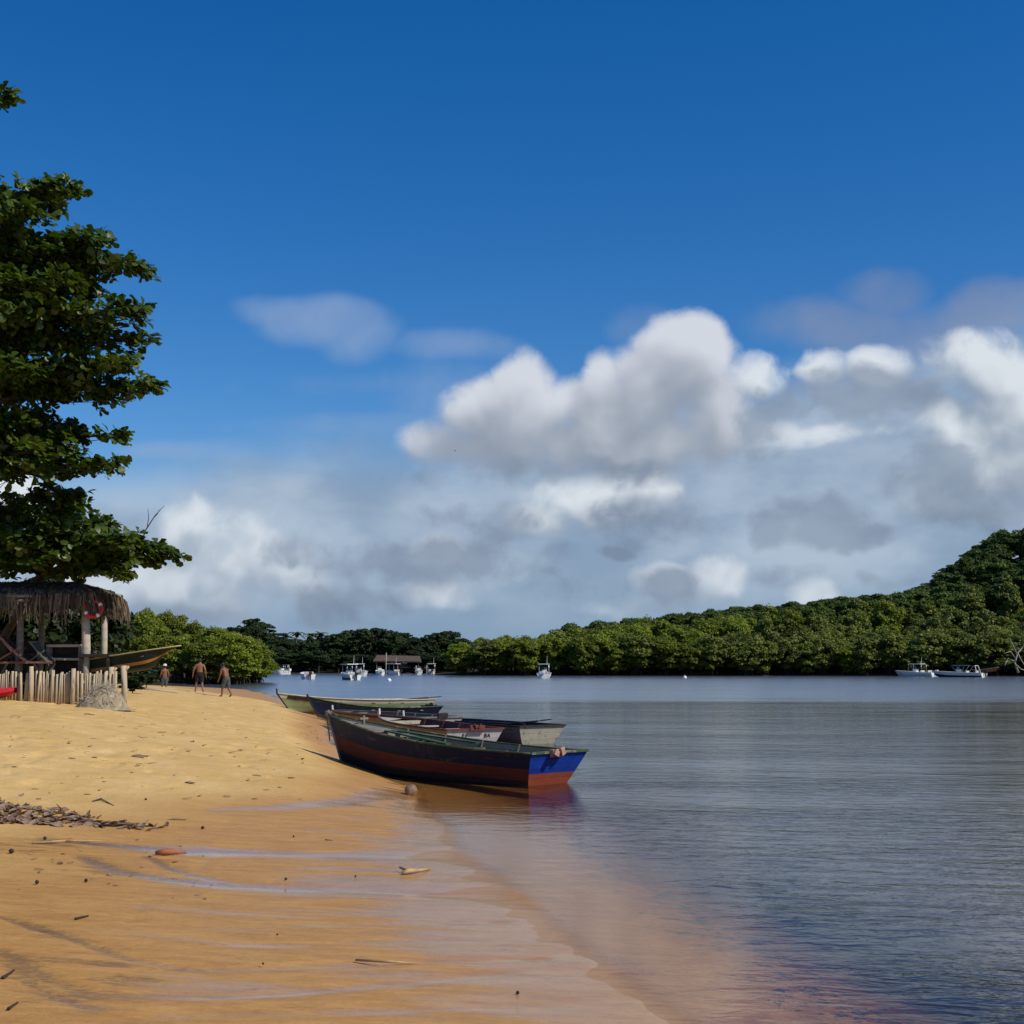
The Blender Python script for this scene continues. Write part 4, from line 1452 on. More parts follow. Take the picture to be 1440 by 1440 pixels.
def motor_boat(label, loc, rz, L=6.2, B=2.2, top='hard', low=G_white, cowl=G_black, group=None, console=True):
    root = thing('motor_boat', label, 'motorboat', loc, rz, group)
    h = Hull(L, B, 1.05, .72, -.25, .75, -.02, .9, .72, .5, .18, bowrise=.3, pw=1.6)
    n = 20
    secs = [h.section(i / n) for i in range(n + 1)]
    b = MB()
    for sd in (1, -1):
        for i in range(n):
            for k in range(ROWS):
                q = [(p_[0], sd * p_[1], p_[2]) for p_ in (secs[i][k], secs[i + 1][k], secs[i + 1][k + 1], secs[i][k + 1])]
                b.add(q, [(0, 1, 2, 3)], 1 if k < 4 else 0)
    for k in range(ROWS):
        q = [(p_[0], s_ * p_[1], p_[2]) for p_, s_ in ((secs[-1][k], 1), (secs[-1][k + 1], 1), (secs[-1][k + 1], -1), (secs[-1][k], -1))]
        b.add(q, [(0, 1, 2, 3)], 0)
    b.build('hull', [G_white, low], root, False)
    b = MB()
    for i in range(n):
        drop = 0.04 if i < n * .42 else .35
        p_, q_ = secs[i][-1], secs[i + 1][-1]
        b.add([(p_[0], -p_[1] * .96, p_[2] - drop), (q_[0], -q_[1] * .96, q_[2] - drop), (q_[0], q_[1] * .96, q_[2] - drop), (p_[0], p_[1] * .96, p_[2] - drop)], [(0, 1, 2, 3)])
    p_ = secs[int(n * .42)][-1]
    b.box((p_[0], 0, p_[2] - .2), (.05, p_[1] * 1.9, .34))
    b.build('deck', G_white, root)
    b = MB()
    for sd in (1, -1):
        b.tube([(s_[-1][0], sd * s_[-1][1], s_[-1][2] + .02) for s_ in secs], .04, 6)
    b.build('rub_rail', G_seat, root, True)
    zx = secs[int(n * .5)][-1]
    if console:
        b = MB()
        b.box((L * .52, 0, 1.0), (.7, .8, .75))
        b.build('console', G_white, root, bevel=.05)
        b = MB()
        b.add([(L * .46, -.5, 1.3), (L * .46, .5, 1.3), (L * .52, .42, 1.75), (L * .52, -.42, 1.75)], [(0, 1, 2, 3)])
        b.add([(L * .46 + .02, -.5, 1.3), (L * .46 + .02, .5, 1.3), (L * .52 + .02, .42, 1.75), (L * .52 + .02, -.42, 1.75)], [(0, 1, 2, 3)])
        b.build('windscreen', G_glass, root)
    for xx in (.66, .84):
        b = MB()
        b.box((L * xx, 0, .68), (.5, 1.3, .3))
        b.box((L * xx + .24, 0, .95), (.1, 1.3, .35))
        b.build('seat', G_seat, root, bevel=.04)
    if top == 'hard':
        b = MB()
        b.box((L * .56, 0, 2.28), (2.3, 1.75, .10))
        b.build('canopy', G_white, root, bevel=.04)
        for xx in (.40, .72):
            for sd in (1, -1):
                b = MB()
                b.tube([(L * xx, sd * .78, .7), (L * xx, sd * .76, 2.26)], .035, 6)
                b.build('canopy_post', G_metal, root, True)
        b = MB()
        b.tube([(L * .62, .5, 2.3), (L * .64, .5, 3.6)], [.03, .02], 5)
        b.build('antenna', G_white, root)
    elif top == 'bimini':
        b = MB()
        for i in range(8):
            y0, y1 = -1 + i * .25, -.75 + i * .25
            z0, z1 = 2.12 - .16 * y0 * y0, 2.12 - .16 * y1 * y1
            b.add([(L * .42, y0, z0), (L * .76, y0, z0), (L * .76, y1, z1), (L * .42, y1, z1)], [(0, 1, 2, 3)])
            b.add([(L * .42, y0, z0 - .05), (L * .76, y0, z0 - .05), (L * .76, y1, z1 - .05), (L * .42, y1, z1 - .05)], [(0, 1, 2, 3)])
        b.build('canopy', G_canvas, root)
        for xx, x2 in ((.42, .54), (.58, .54), (.76, .66)):
            for sd in (1, -1):
                b = MB()
                b.tube([(L * x2, sd * 1.0, .75), (L * xx, sd * .98, 1.98)], .03, 6)
                b.build('canopy_post', G_metal, root, True)
        b = MB()
        b.tube([(L * .90, -.9, .7), (L * .86, -.7, 2.0), (L * .86, .7, 2.0), (L * .90, .9, .7)], .06, 6)
        b.build('tower_arch', G_white, root, True)
    b = MB()
    b.box((L + .30, 0, .95), (.55, .42, .50))
    b.build('outboard_motor', cowl, root, bevel=.08)
    b = MB()
    b.box((L + .28, 0, .35), (.22, .16, .9))
    b.box((L + .30, 0, -.05), (.45, .30, .04))
    b.build('motor_leg', cowl, root)
    return root


def on_water(px, py, z=0.0):
    q = G(px, py, z)
    return (q.x, q.y, 0.0)


x, y, _ = on_water(1259, 951)
motor_boat('white motorboat with white hardtop and tall antenna, left of the pair below the hill', (x, y, 0), R(-50), 8.6, 3.0, 'hard', group='motorboats moored below the hill', cowl=G_white)
x, y, _ = on_water(1311, 952)
motor_boat('white and navy motorboat with a dark folding canopy, below the wooded hill', (x, y, 0), R(-40), 9.4, 3.0, 'bimini', low=G_navy, group='motorboats moored below the hill')
x, y, _ = on_water(764, 954)
motor_boat('lone white motorboat seen from astern in mid channel before the bright mangroves', (x + .4, y + 5, 0), R(-94), 5.8, 2.3, 'hard', cowl=G_white)
x, y, _ = on_water(489, 956)
motor_boat('dark-hulled motorboat with a wide pale canopy, nearest of the far moorings', (x - 1.2, y + 3, 0), R(-60), 5.0, 2.1, 'hard', low=G_navy)
x, y, _ = on_water(414, 955)
motor_boat('white open motorboat alone off the far left shore', (x + 1.0, y + 3, 0), R(-70), 4.6, 2.0, '', console=False)
far = [(384, 948.5, 40, 'bimini', 'small white motorboat lying by the edge of the left mangroves'), (396, 948.3, 150, '', 'white motorboat pulled in beside another at the end of the left mangroves'),
       (503, 951, -80, 'hard', 'white motorboat just right of the wide pale canopy boat'), (513, 951, -100, '', 'white motorboat in the middle of the far mooring row'),
       (529, 949.8, -70, '', 'white motorboat under the tall pale mast'), (541, 949.6, -30, 'hard', 'white motorboat before the thatched boat shed'),
       (589, 949, -90, '', 'white motorboat right of the thatched boat shed'), (604, 948.8, -80, 'hard', 'white motorboat rightmost of the far mooring row')]
for i, (px, py, an, tp_, lab) in enumerate(far):
    x, y, _ = on_water(px, py)
    motor_boat(lab, (x, y + 2, 0), R(an), 3.5, 1.5, tp_, group='white motorboats in the far mooring row', cowl=G_black if i % 2 else G_white, console=(i % 2 == 0))

P_orangeb = wood('orange-brown paint', (.50, .20, .09), (.42, .16, .07), (.3, .15, .09), .03, .6)
# orange rowing boat below the hill
bO, hO = boat_at('rowing_boat', 'orange-brown wooden rowing boat drawn up beside the pale dead branches', (1405, 938, 259.0), (1369, 942, 262.0), 1.6,
                 [P_orangeb] * 8, [P_orangeb] * 8, keel=.85, inner=W_pale, rail=W_pale, seats=(.4, .65), seat_m=W_pale, rake_b=.4, rake_s=.1, st=.8, n=14, rail_t=.05)

# buoys
for i, (px, py, lab) in enumerate([(1235, 949.5, 'small white mooring buoy left of the two motorboats below the hill'), (963, 953.5, 'small white mooring buoy in open water before the long mangrove bank'),
                                   (547, 957.5, 'small white mooring buoy off the far mooring row')]):
    x, y, _ = on_water(px, py)
    o = thing('mooring_buoy', lab, 'buoy', (x, y, 0), group='white mooring buoys')
    b = MB()
    b.lathe([(0.0, -.3), (.22, -.22), (.34, 0), (.30, .20), (.16, .33), (.05, .38)], 14)
    b.build('float', G_white, o, True)
    b = MB()
    b.tube([(.09 * math.cos(a_), 0, .45 + .09 * math.sin(a_)) for a_ in np.linspace(0, 6.28, 12)], .02, 5)
    b.build('ring', G_metal, o)

# thatched boat shed, shore hut and masts in the far mooring
q = at(560, 945, 333)
o = thing('boat_shed', 'low thatched open boat shed on the far bank behind the moored boats', 'shed', (q.x, q.y, Hz(q.x, q.y)))
b = MB()
for sd in (1, -1):
    b.add([(-5, 0, 4.2), (5, 0, 4.0), (5.6, sd * 3, 2.7), (-5.6, sd * 3, 2.8)], [(0, 1, 2, 3)])
    b.add([(-5, 0, 4.0), (5, 0, 3.8), (5.6, sd * 3, 2.5), (-5.6, sd * 3, 2.6)], [(0, 1, 2, 3)])
b.build('roof', mat('far thatch', (0.13, 0.09, 0.065), (0.08, .06, .045), .9, 2), o)
for xx in (-4.8, 0, 4.8):
    for sd in (1, -1):
        b = MB()
        b.tube([(xx, sd * 2.6, -.5), (xx, sd * 2.6, 2.8)], .11, 6)
        b.build('post', W_grey, o)
q = at(463, 946, 334)
o = thing('beach_tent', 'pale sloping beach awning on the far left shore', 'awning', (q.x, q.y, Hz(q.x, q.y)), .2)
b = MB()
b.add([(-2.6, -1.6, 2.5), (2.2, -1.6, 1.0), (2.2, 1.6, 1.0), (-2.6, 1.6, 2.5)], [(0, 1, 2, 3)])
b.add([(-2.6, -1.6, 2.44), (2.2, -1.6, .94), (2.2, 1.6, .94), (-2.6, 1.6, 2.44)], [(0, 1, 2, 3)])
b.build('canopy', mat('pale canvas', (0.55, 0.53, 0.46), (0.48, .46, .4), .8), o)
for xx, zz in ((-2.5, 2.5), (2.1, 1.0)):
    for sd in (1, -1):
        b = MB()
        b.tube([(xx, sd * 1.5, -.4), (xx, sd * 1.5, zz)], .05, 6)
        b.build('post', W_grey, o)
for px, py, lab in ((543, 918, 'tallest pale pole standing in the far moorings'), (585, 936, 'short mooring pole left of a far white boat'), (600, 935, 'short mooring pole beside the last far white boat')):
    q = at(px, py, 325)
    o = thing('mooring_pole', lab, 'pole', (q.x, q.y, 0), group='poles in the far moorings')
    b = MB()
    b.tube([(0, 0, -2.5), (0, 0, q.z * .6), (.05, 0, q.z)], [.16, .13, .09], 7)
    b.build('pole', W_pale, o, True)
    b = MB()
    b.box((0, 0, q.z * .7), (.9, .12, .12))
    b.build('crossarm', W_pale, o)

# dead tree on the right shore
q = at(1428, 944, 258)
o = thing('dead_tree', 'bleached dead tree with bare pale branches fallen at the foot of the wooded hill', 'dead tree', (q.x, q.y, Hz(q.x, q.y)))
b = MB()
w_ = lambda px, py, Y=258: at(px, py, Y) - Vector(o.location)
b.tube([w_(1432, 946), w_(1427, 932), w_(1431, 918), w_(1440, 908)], [.22, .18, .14, .08], 7)
b.build('trunk', W_pale, o, True)
for pts in ([(1427, 930), (1418, 926), (1413, 936)], [(1430, 920), (1425, 908), (1420, 899)], [(1431, 918), (1436, 928), (1441, 936), (1447, 940)], [(1428, 926), (1421, 916), (1412, 919)], [(1434, 913), (1446, 903), (1455, 898)], [(1428, 934), (1436, 941), (1448, 945)]):
    b = MB()
    b.tube([w_(a_, c_, 258 + random.uniform(-1, 1)) for a_, c_ in pts], [.10, .08, .04] if len(pts) == 3 else [.10, .08, .06, .03], 6)
    b.build('branch', W_pale, o, True)

# ------------------------------------------------------------------ fence, hut and what stands about it
W_picket = mat('sun-bleached pickets', (0.56, 0.46, 0.31), (0.42, 0.33, 0.21), .85, 2.2, .006, 20, (3, 3, .5), wear=(.22, .15, .09), wearamt=.06)
W_thatch = mat('old palm thatch', (0.24, 0.18, 0.125), (0.12, 0.092, 0.065), .95, 6, .02, 30, (2, 2, .3))
W_thatchdk = mat('darker palm thatch', (0.10, 0.078, 0.058), (0.06, .047, .035), .95, 6)  # darker thatch for the roof slab and some of the strands
FY = 43.0


def gx_at(px, Y):
    return (px - 720) / F * Y


fz = lambda px, Y=FY: Hz(gx_at(px, Y), Y)
root = thing('picket_fence', 'low fence of pale upright poles enclosing the thatched hut', 'fence', (gx_at(90, FY), FY, fz(90)))
ox, oy, oz = root.location
b = MB()
x = gx_at(-120, FY)
xe = gx_at(168, FY)
while x < xe:
    z0 = Hz(x, FY)
    w_ = random.uniform(.055, .12)
    top = EYE + (932 - random.uniform(942, 948)) / F * FY
    lean = random.gauss(0, .025)
    ya = random.gauss(0, .02)
    b.tube([(x - ox, ya, z0 - .15 - oz), (x - ox + lean * .5, ya, (z0 + top) / 2 - oz), (x - ox + lean, ya, top - oz)], [w_ * .52, w_ * .5, w_ * .46], 7, flat=.8)
    x += w_ * random.uniform(.72, .90)
b.build('picket_panel', W_picket, root, True)
for zz in (.25, .62):
    b = MB()
    b.bar((gx_at(-120, FY) - ox, .09, zz), (xe - ox, .09, zz - .08), .05, .07)
    b.build('rail', W_grey, root)
for px, top in ((48, 937), (107, 940), (-40, 938)):
    b = MB()
    x = gx_at(px, FY - .1)
    b.tube([(x - ox, -.09, Hz(x, FY) - .2 - oz), (x - ox, -.09, EYE + (932 - top) / F * FY - oz)], .065, 9)
    b.build('post', W_picket, root, True)
for px, top, Y_, lab in ((178, 936, 42.6, 'thick knotty post at the right end of the pole fence'), (161, 938, 43.2, 'shorter post standing at the right end of the pole fence')):
    x = gx_at(px, Y_)
    o = thing('fence_post', lab, 'post', (x, Y_, Hz(x, Y_)), group='posts at the fence end')
    b = MB()
    hh = EYE + (932 - top) / F * Y_ - Hz(x, Y_)
    b.tube([(0, 0, -.2), (.02, 0, hh * .5), (-.02, 0, hh)], [.10, .085, .09], 9)
    b.build('shaft', W_picket, o, True)
    b = MB()
    b.tube([(0, 0, hh - .18), (.14, -.03, hh - .02)], [.05, .035], 6)
    b.build('stub', W_picket, o, True)

# heap of grey sand and dead matting at the fence end
Y_ = 41.9
xc = gx_at(150, Y_)
o = thing('sand_heap', 'grey heap of dry matting and sand slumped against the right end of the fence', 'heap', (xc, Y_, Hz(xc, Y_)))
b = MB()
N_ = 36
for j in range(N_ + 1):
    for i in range(N_ + 1):
        u_, v_ = i / N_ * 2 - 1, j / N_ * 2 - 1
        x, y = u_ * .88 * (1.0), v_ * .6
        r_ = math.hypot(u_ * (1.15 if u_ > 0 else 1.0), v_)
        z = .68 * max(0, 1 - r_ ** 2.0) ** 1.0 * (1 + .25 * u_ if u_ < .55 else 1.13 - (u_ - .55) * .9)
        z += .05 * float(fbm(np.array([x * 3.0]), np.array([y * 3.0]), .5, 61, 3)[0]) * 2 * (r_ < 1)
        b.v.append((x, y, z - .06))
for j in range(N_):
    for i in range(N_):
        k = j * (N_ + 1) + i
        b.f.append((k, k + 1, k + N_ + 2, k + N_ + 1))
        b.m.append(0)
b.build('heap', mat('grey matting', (0.40, 0.32, 0.205), (0.30, 0.24, 0.15), .95, 9, .04, 18, wear=(.50, .43, .31), wearamt=.08), o, True)
b = MB()
for i in range(260):
    a_, q = random.uniform(0, 6.28), random.uniform(.1, .98)
    x, y = math.cos(a_) * q * .68, math.sin(a_) * q * .5 - .05
    z = .66 * max(0, 1 - q ** 2.0)
    d = Vector((random.uniform(-1, 1), random.uniform(-.5, .5), random.uniform(-.5, .4))).normalized() * random.uniform(.1, .3)
    b.tube([Vector((x, y, z)), Vector((x, y, z)) + d], [.012, .004], 4)
b.build('dead_fronds', W_pale, o)

# hut
HY = 45.0
hz = fz(120, HY)
hut = thing('thatched_hut', 'open beach hut with a shaggy palm thatch roof on pale round posts', 'hut', (gx_at(90, HY), HY, hz))
ox, oy, oz = hut.location
L_ = lambda px, py, Y: at(px, py, Y) - Vector((ox, oy, oz))
# roof: ridge from off-frame to the right hip
x0, x1 = gx_at(-120, HY) - ox, gx_at(146, HY) - ox
yf, yb = -1.9, 2.0
ze = EYE + (932 - 838) / F * 43.2 - oz
zr = EYE + (932 - 819) / F * HY - oz
b = MB()


def roofz(x, y):
    e = 1 - abs(y) / 1.95
    hip = min(1, max(0, (x1 + .15 - x) / 1.0))
    return ze + (zr - ze) * max(0.0, min(e, hip)) ** .6


nx_, ny_ = 60, 16
for sgn in (0, 1):
    base_ = len(b.v)
    for j in range(ny_ + 1):
        for i in range(nx_ + 1):
            x = x0 + (x1 - x0) * i / nx_
            y = yf + (yb - yf) * j / ny_
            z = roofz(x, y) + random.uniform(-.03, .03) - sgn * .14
            b.v.append((x, y, z))
    for j in range(ny_):
        for i in range(nx_):
            k = base_ + j * (nx_ + 1) + i
            b.f.append((k, k + 1, k + nx_ + 2, k + nx_ + 1))
            b.m.append(0)
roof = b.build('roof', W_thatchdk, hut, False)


th = MB()


def strands(n, fn, lmin, lmax):
    b_ = th
    for _ in range(n):
        p_, d_ = fn()
        L = random.uniform(lmin, lmax)
        w = random.uniform(.02, .055)
        tw_ = random.uniform(0, 3.14)
        s_ = Vector((math.cos(tw_) * w, math.sin(tw_) * w * .5, 0))
        q1 = p_ + d_ * L * .35 + Vector((0, 0, -.05))
        q2 = p_ + d_ * L * .6 + Vector((random.uniform(-.05, .05), random.uniform(-.05, .05), -L * .55))
        q3 = p_ + d_ * L * .65 + Vector((random.uniform(-.1, .1), random.uniform(-.08, .08), -L))
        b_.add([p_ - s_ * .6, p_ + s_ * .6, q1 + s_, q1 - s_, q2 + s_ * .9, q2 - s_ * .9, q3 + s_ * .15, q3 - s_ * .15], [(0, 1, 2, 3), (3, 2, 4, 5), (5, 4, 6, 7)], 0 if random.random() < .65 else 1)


def front():
    x = random.uniform(x0, x1)
    y = yf - random.uniform(-.35, .05)
    return Vector((x, y, roofz(x, max(yf, y)) + random.uniform(-.05, .06))), Vector((0, -.35, 0))


def rightend():
    y = random.uniform(yf, yb)
    x = x1 - random.uniform(-.05, .35)
    return Vector((x, y, roofz(x, y) + random.uniform(-.05, .06))), Vector((.55, 0, 0))


def topdown():
    x = random.uniform(x0, x1)
    y = random.uniform(yf, .6)
    return Vector((x, y, roofz(x, y) + .03)), Vector((random.uniform(-.1, .1), -.55, 0))


strands(520, front, .3, 1.05)
strands(520, front, .25, .6)
strands(420, rightend, .4, .95)
strands(700, topdown, .12, .3)
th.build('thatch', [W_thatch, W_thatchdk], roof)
for px, Y_, r_ in ((123, 43.5, .13), (148, 45.2, .105), (30, 43.5, .11), (-60, 43.5, .12), (60, 46.6, .10)):
    b = MB()
    x = gx_at(px, Y_) - ox
    zg = Hz(x + ox, Y_) - oz
    zt = roofz(x, Y_ - oy) - .1
    b.tube([(x - .02, Y_ - oy, zg - .2), (x + .02, Y_ - oy, (zg + zt) / 2), (x - .06 * (px == 123), Y_ - oy, zt)], [r_ * 1.05, r_, r_ * .8], 10)
    b.build('post', W_pale if px > 100 else W_grey, hut, True)
b = MB()
b.tube([(x0, yf + .2, ze - .06), (x1 - .2, yf + .2, ze - .06)], .06, 7)
b.build('eave_beam', W_grey, hut)
b = MB()
b.tube([L_(-20, 838, 43.1), L_(45, 838, 43.0)], .05, 7)
b.tube([L_(-20, 846, 43.1), L_(42, 844, 43.0)], .04, 7)
b.build('front_pole', W_grey, hut)
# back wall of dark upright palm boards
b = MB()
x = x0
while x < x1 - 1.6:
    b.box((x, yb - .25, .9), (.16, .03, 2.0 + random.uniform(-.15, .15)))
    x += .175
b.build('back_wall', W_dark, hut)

# lifebuoy hanging under the thatch
q = at(131, 856, 43.28)
o = thing('lifebuoy', 'red and white lifebuoy hanging under the thatch beside the front post', 'lifebuoy', q, rot=(R(82), 0, R(20)))
M_buoyr = mat('red lifebuoy', (0.60, 0.02, 0.03), (0.5, .02, .03), .45)
b = MB()
n = 40
ring = [(.24 * math.cos(a_), .24 * math.sin(a_), 0) for a_ in np.linspace(0, 2 * math.pi, n + 1)]
b.tube(ring, .06, 10, cap=False)
b.build('ring', M_buoyr, o, True)
for k in range(4):
    b = MB()
    a0 = k * math.pi / 2 + .4
    b.tube([(.24 * math.cos(a0 + e_), .24 * math.sin(a0 + e_), 0) for e_ in np.linspace(0, .35, 6)], .064, 10)
    b.build('band', G_white, o, True)

# bar counter
q = at(92, 908, 43.9)
zg = Hz(q.x, 43.9)
o = thing('bar_counter', 'rough timber bar counter with a pale plank top under the thatch', 'counter', (q.x, 43.9, zg))
zt = q.z - zg
b = MB()
b.box((0, 0, zt), (1.05, .4, .07), jit=.015)
b.build('top', W_pale, o)
b = MB()
b.box((.12, -.05, at(100, 927, 43.9).z - zg), (.75, .35, .06), jit=.01)
b.build('shelf', W_pale, o)
for xx in (-.48, .50):
    for yy in (-.15, .15):
        b = MB()
        b.tube([(xx, yy, -.2), (xx, yy, zt)], .05, 7)
        b.build('leg', W_grey, o)
b = MB()
b.box((0, .2, zt / 2), (1.0, .03, zt - .05))
b.build('back_panel', W_dark, o)

# table with its trestle legs
q = at(28, 931.5, 43.4)
zg = Hz(q.x, 43.4)
o = thing('trestle_table', 'long reddish plank table on crossed legs behind the fence', 'table', (q.x, 43.4, zg))
zt = q.z - zg
b = MB()
b.box((0, 0, zt), (2.0, .55, .06), jit=.01)
b.build('top', wood('reddish plank', (0.22, .11, .07), (.15, .075, .05), amt=.04), o)
for xx in (-.7, .75):
    for sg in (1, -1):
        b = MB()
        b.bar((xx - .3 * sg, .0 + .05 * sg, -.1), (xx + .3 * sg, .05 * sg, zt - .03), .05, .06)
        b.build('leg', W_grey, o)


def deck_chair(label, loc, rz, sc, fm, cm, tilt=0.0):
    o_ = thing('deck_chair', label, 'deck chair', loc, group='deck chairs in front of the hut', rot=(0, tilt, rz))
    o_.scale = (sc, sc, sc)
    for sd in (1, -1):
        b_ = MB()
        b_.bar((-.45, sd * .28, .0), (.42, sd * .28, .80), .035, .05)
        b_.build('side_rail', fm, o_)
        b_ = MB()
        b_.bar((.42, sd * .25, .0), (-.30, sd * .25, .42), .035, .05)
        b_.build('leg', fm, o_)
    for p_ in ((-.44, .01), (.41, .79), (.40, .02)):
        b_ = MB()
        b_.bar((p_[0], -.29, p_[1]), (p_[0], .29, p_[1]), .04, .04)
        b_.build('crossbar', fm, o_)
    b_ = MB()
    pr = [(-.42, .05), (-.2, .15), (.0, .30), (.2, .52), (.40, .78)]
    for i in range(4):
        (xa, za), (xb, zb) = pr[i], pr[i + 1]
        for e_ in (0, .012):
            b_.add([(xa, -.26, za - e_), (xb, -.26, zb - e_), (xb, .26, zb - e_), (xa, .26, za - e_)], [(0, 1, 2, 3)])
    b_.build('sling', cm, o_)
    return o_


M_redframe = wood('dark red wood frame', (0.13, .05, .045), (.09, .035, .03), amt=.03)
M_sling = mat('dark sling cloth', (0.055, .045, .05), (.04, .035, .04), .9, 5)
zt0 = at(28, 931.5, 43.4).z + .03
deck_chair('dark red folding deck chair stood on the plank table, leaning left', (gx_at(22, 43.3), 43.3, zt0), R(180), 1.0, M_redframe, M_sling)
deck_chair('grey-green folding deck chair stood at the right end of the plank table', (gx_at(62, 43.5), 43.5, zt0), R(160), .75, W_grey, mat('dull green cloth', (.10, .115, .08), (.07, .08, .06), .9, 6))
deck_chair('dark wooden deck chair half hidden at the far left behind the fence', (gx_at(-8, 43.9), 43.9, zt0 - .05), R(190), .9, M_redframe, M_redframe)
b = MB()
o = thing('driftwood_branch', 'forked pale branch propped under the canoe rack', 'branch', (gx_at(122, 43.2), 43.2, fz(122, 43.2)))
b.tube([(0, 0, -.1), (.02, 0, .55), (-.1, 0, .85)], [.05, .045, .03], 7)
b.tube([(.02, 0, .5), (.12, 0, .80)], [.04, .025], 7)
b.build('stem', W_pale, o, True)

# canoe rack and canoe
q = at(137, 922, 43.6)
zg = Hz(q.x, 43.6)
o = thing('boat_rack', 'dark timber rack holding up the canoe at the right of the hut', 'rack', (q.x, 43.6, zg))
zt = q.z - zg
b = MB()
b.box((.0, 0, zt), (.95, .7, .10), jit=.01)
b.build('top', W_dark, o)
for xx in (-.4, .42):
    for yy in (-.28, .28):
        b = MB()
        b.box((xx, yy, zt / 2 - .1), (.10, .10, zt + .1))
        b.build('leg', W_dark, o)
b = MB()
b.box((0, .0, zt * .45), (.8, .06, .10))
b.build('brace', W_dark, o)
P_canoe = wood('dark canoe paint', (0.010, 0.026, 0.020), (0.007, .018, .015), (.03, .045, .035), .02, .5)
P_yel = wood('yellow rim paint', (0.55, 0.45, 0.16), (.46, .38, .14), (.3, .28, .15), .03, .6)
P_orange = wood('orange flash paint', (0.50, 0.22, 0.05), (.42, .19, .05), (.04, .04, .03), .07, .6)
bowc, stc = at(257, 909, 43.3), at(130, 926, 43.8)
hcan = Hull((Vector((stc.x - bowc.x, stc.y - bowc.y))).length, .86, .60, .54, 0.0, .85, .1, .6, .6, .45, .05, bowrise=.62, pw=2.0)
dzc = (bowc.z - stc.z)
can = wooden_boat('canoe', 'dark canoe with a yellow rim and orange flash resting on the rack', hcan, (bowc.x, bowc.y, bowc.z - .58), math.atan2(stc.y - bowc.y, stc.x - bowc.x),
                  [P_canoe, P_canoe, P_canoe, P_orange, P_canoe, P_canoe, P_canoe, P_canoe], [P_canoe] * 8, inner=P_canoe, rail=P_yel, seats=(.4, .7), seat_m=W_grey, rail_t=.028, cat='canoe',
                  pitch=math.atan2(dzc, hcan.L) * 1.0, n=22)

# pole lying on the sand, kayak
a_, c_ = hit(186, 969), hit(250, 975)
o = thing('fallen_pole', 'thin pale pole lying on the sand right of the fence', 'pole', a_)
b = MB()
b.tube([(0, 0, .04), tuple((c_ - a_) * .5 + Vector((0, 0, .06))), tuple(c_ - a_ + Vector((0, 0, .03)))], [.06, .05, .035], 7)
b.build('shaft', W_pale, o, True)
M_kred = mat('red plastic', (0.62, 0.018, 0.030), (0.56, .016, .028), .38, 3, spec=.5)
M_kdark = mat('deep red plastic', (0.36, 0.010, 0.018), (0.32, .01, .016), .4)
kb = hit(8, 985)
kr = thing('kayak', 'bright red plastic kayak nose on the sand at the far left', 'kayak', (kb.x + .18, kb.y + .3, kb.z), R(174))
b = MB()
d = MB()
nK = 22
rows = []
for i in range(nK + 1):
    t_ = i / nK
    w_ = .40 * math.sin(math.pi * min(1, (t_ * .94 + .03))) ** .55 + .01
    hgt = .34 + .12 * abs(t_ - .5) ** 1.5
    zb = .02 + .18 * (abs(t_ - .5) * 2) ** 4
    xk = t_ * 2.9
    rows.append((xk, w_, zb, hgt))
for i in range(nK):
    for lo in (True, False):
        for sd in (1, -1):
            pr = []
            for (xk, w_, zb, ht) in (rows[i], rows[i + 1]):
                if lo:
                    pr.append([(xk, 0, zb), (xk, sd * w_ * .7, zb + .03), (xk, sd * w_, zb + (ht - zb) * .45)])
                else:
                    pr.append([(xk, sd * w_, zb + (ht - zb) * .45), (xk, sd * w_ * .85, zb + (ht - zb) * .85), (xk, 0, ht)])
            for k in range(2):
                (b if not lo else d).add([pr[0][k], pr[1][k], pr[1][k + 1], pr[0][k + 1]], [(0, 1, 2, 3)])
d.build('hull', M_kdark, kr, True)
b.build('deck', M_kred, kr, True)
b = MB()
b.lathe([(.20, .0), (.24, .03), (.24, .06), (.19, .06)], 20, c=(1.45, 0, .34))
b.build('cockpit_rim', G_black, kr, True)

# ------------------------------------------------------------------ people
M_skin = mat('tanned skin', (0.30, 0.135, 0.075), (0.26, .115, .065), .5, 6, spec=.35)
M_skin2 = mat('deeply tanned skin', (0.24, 0.10, 0.055), (0.20, .085, .045), .5, 6, spec=.35)
M_hair = mat('black hair', (0.014, .011, .01), (.02, .016, .014), .6, 20)
M_shblack = mat('black shorts cloth', (0.012, .011, .014), (.018, .016, .02), .9, 8)
M_shgrey = mat('grey patterned shorts cloth', (0.11, .115, .11), (.05, .055, .06), .9, 9)
M_cap = mat('white cap cloth', (0.78, .77, .74), (.72, .71, .68), .9, 8)

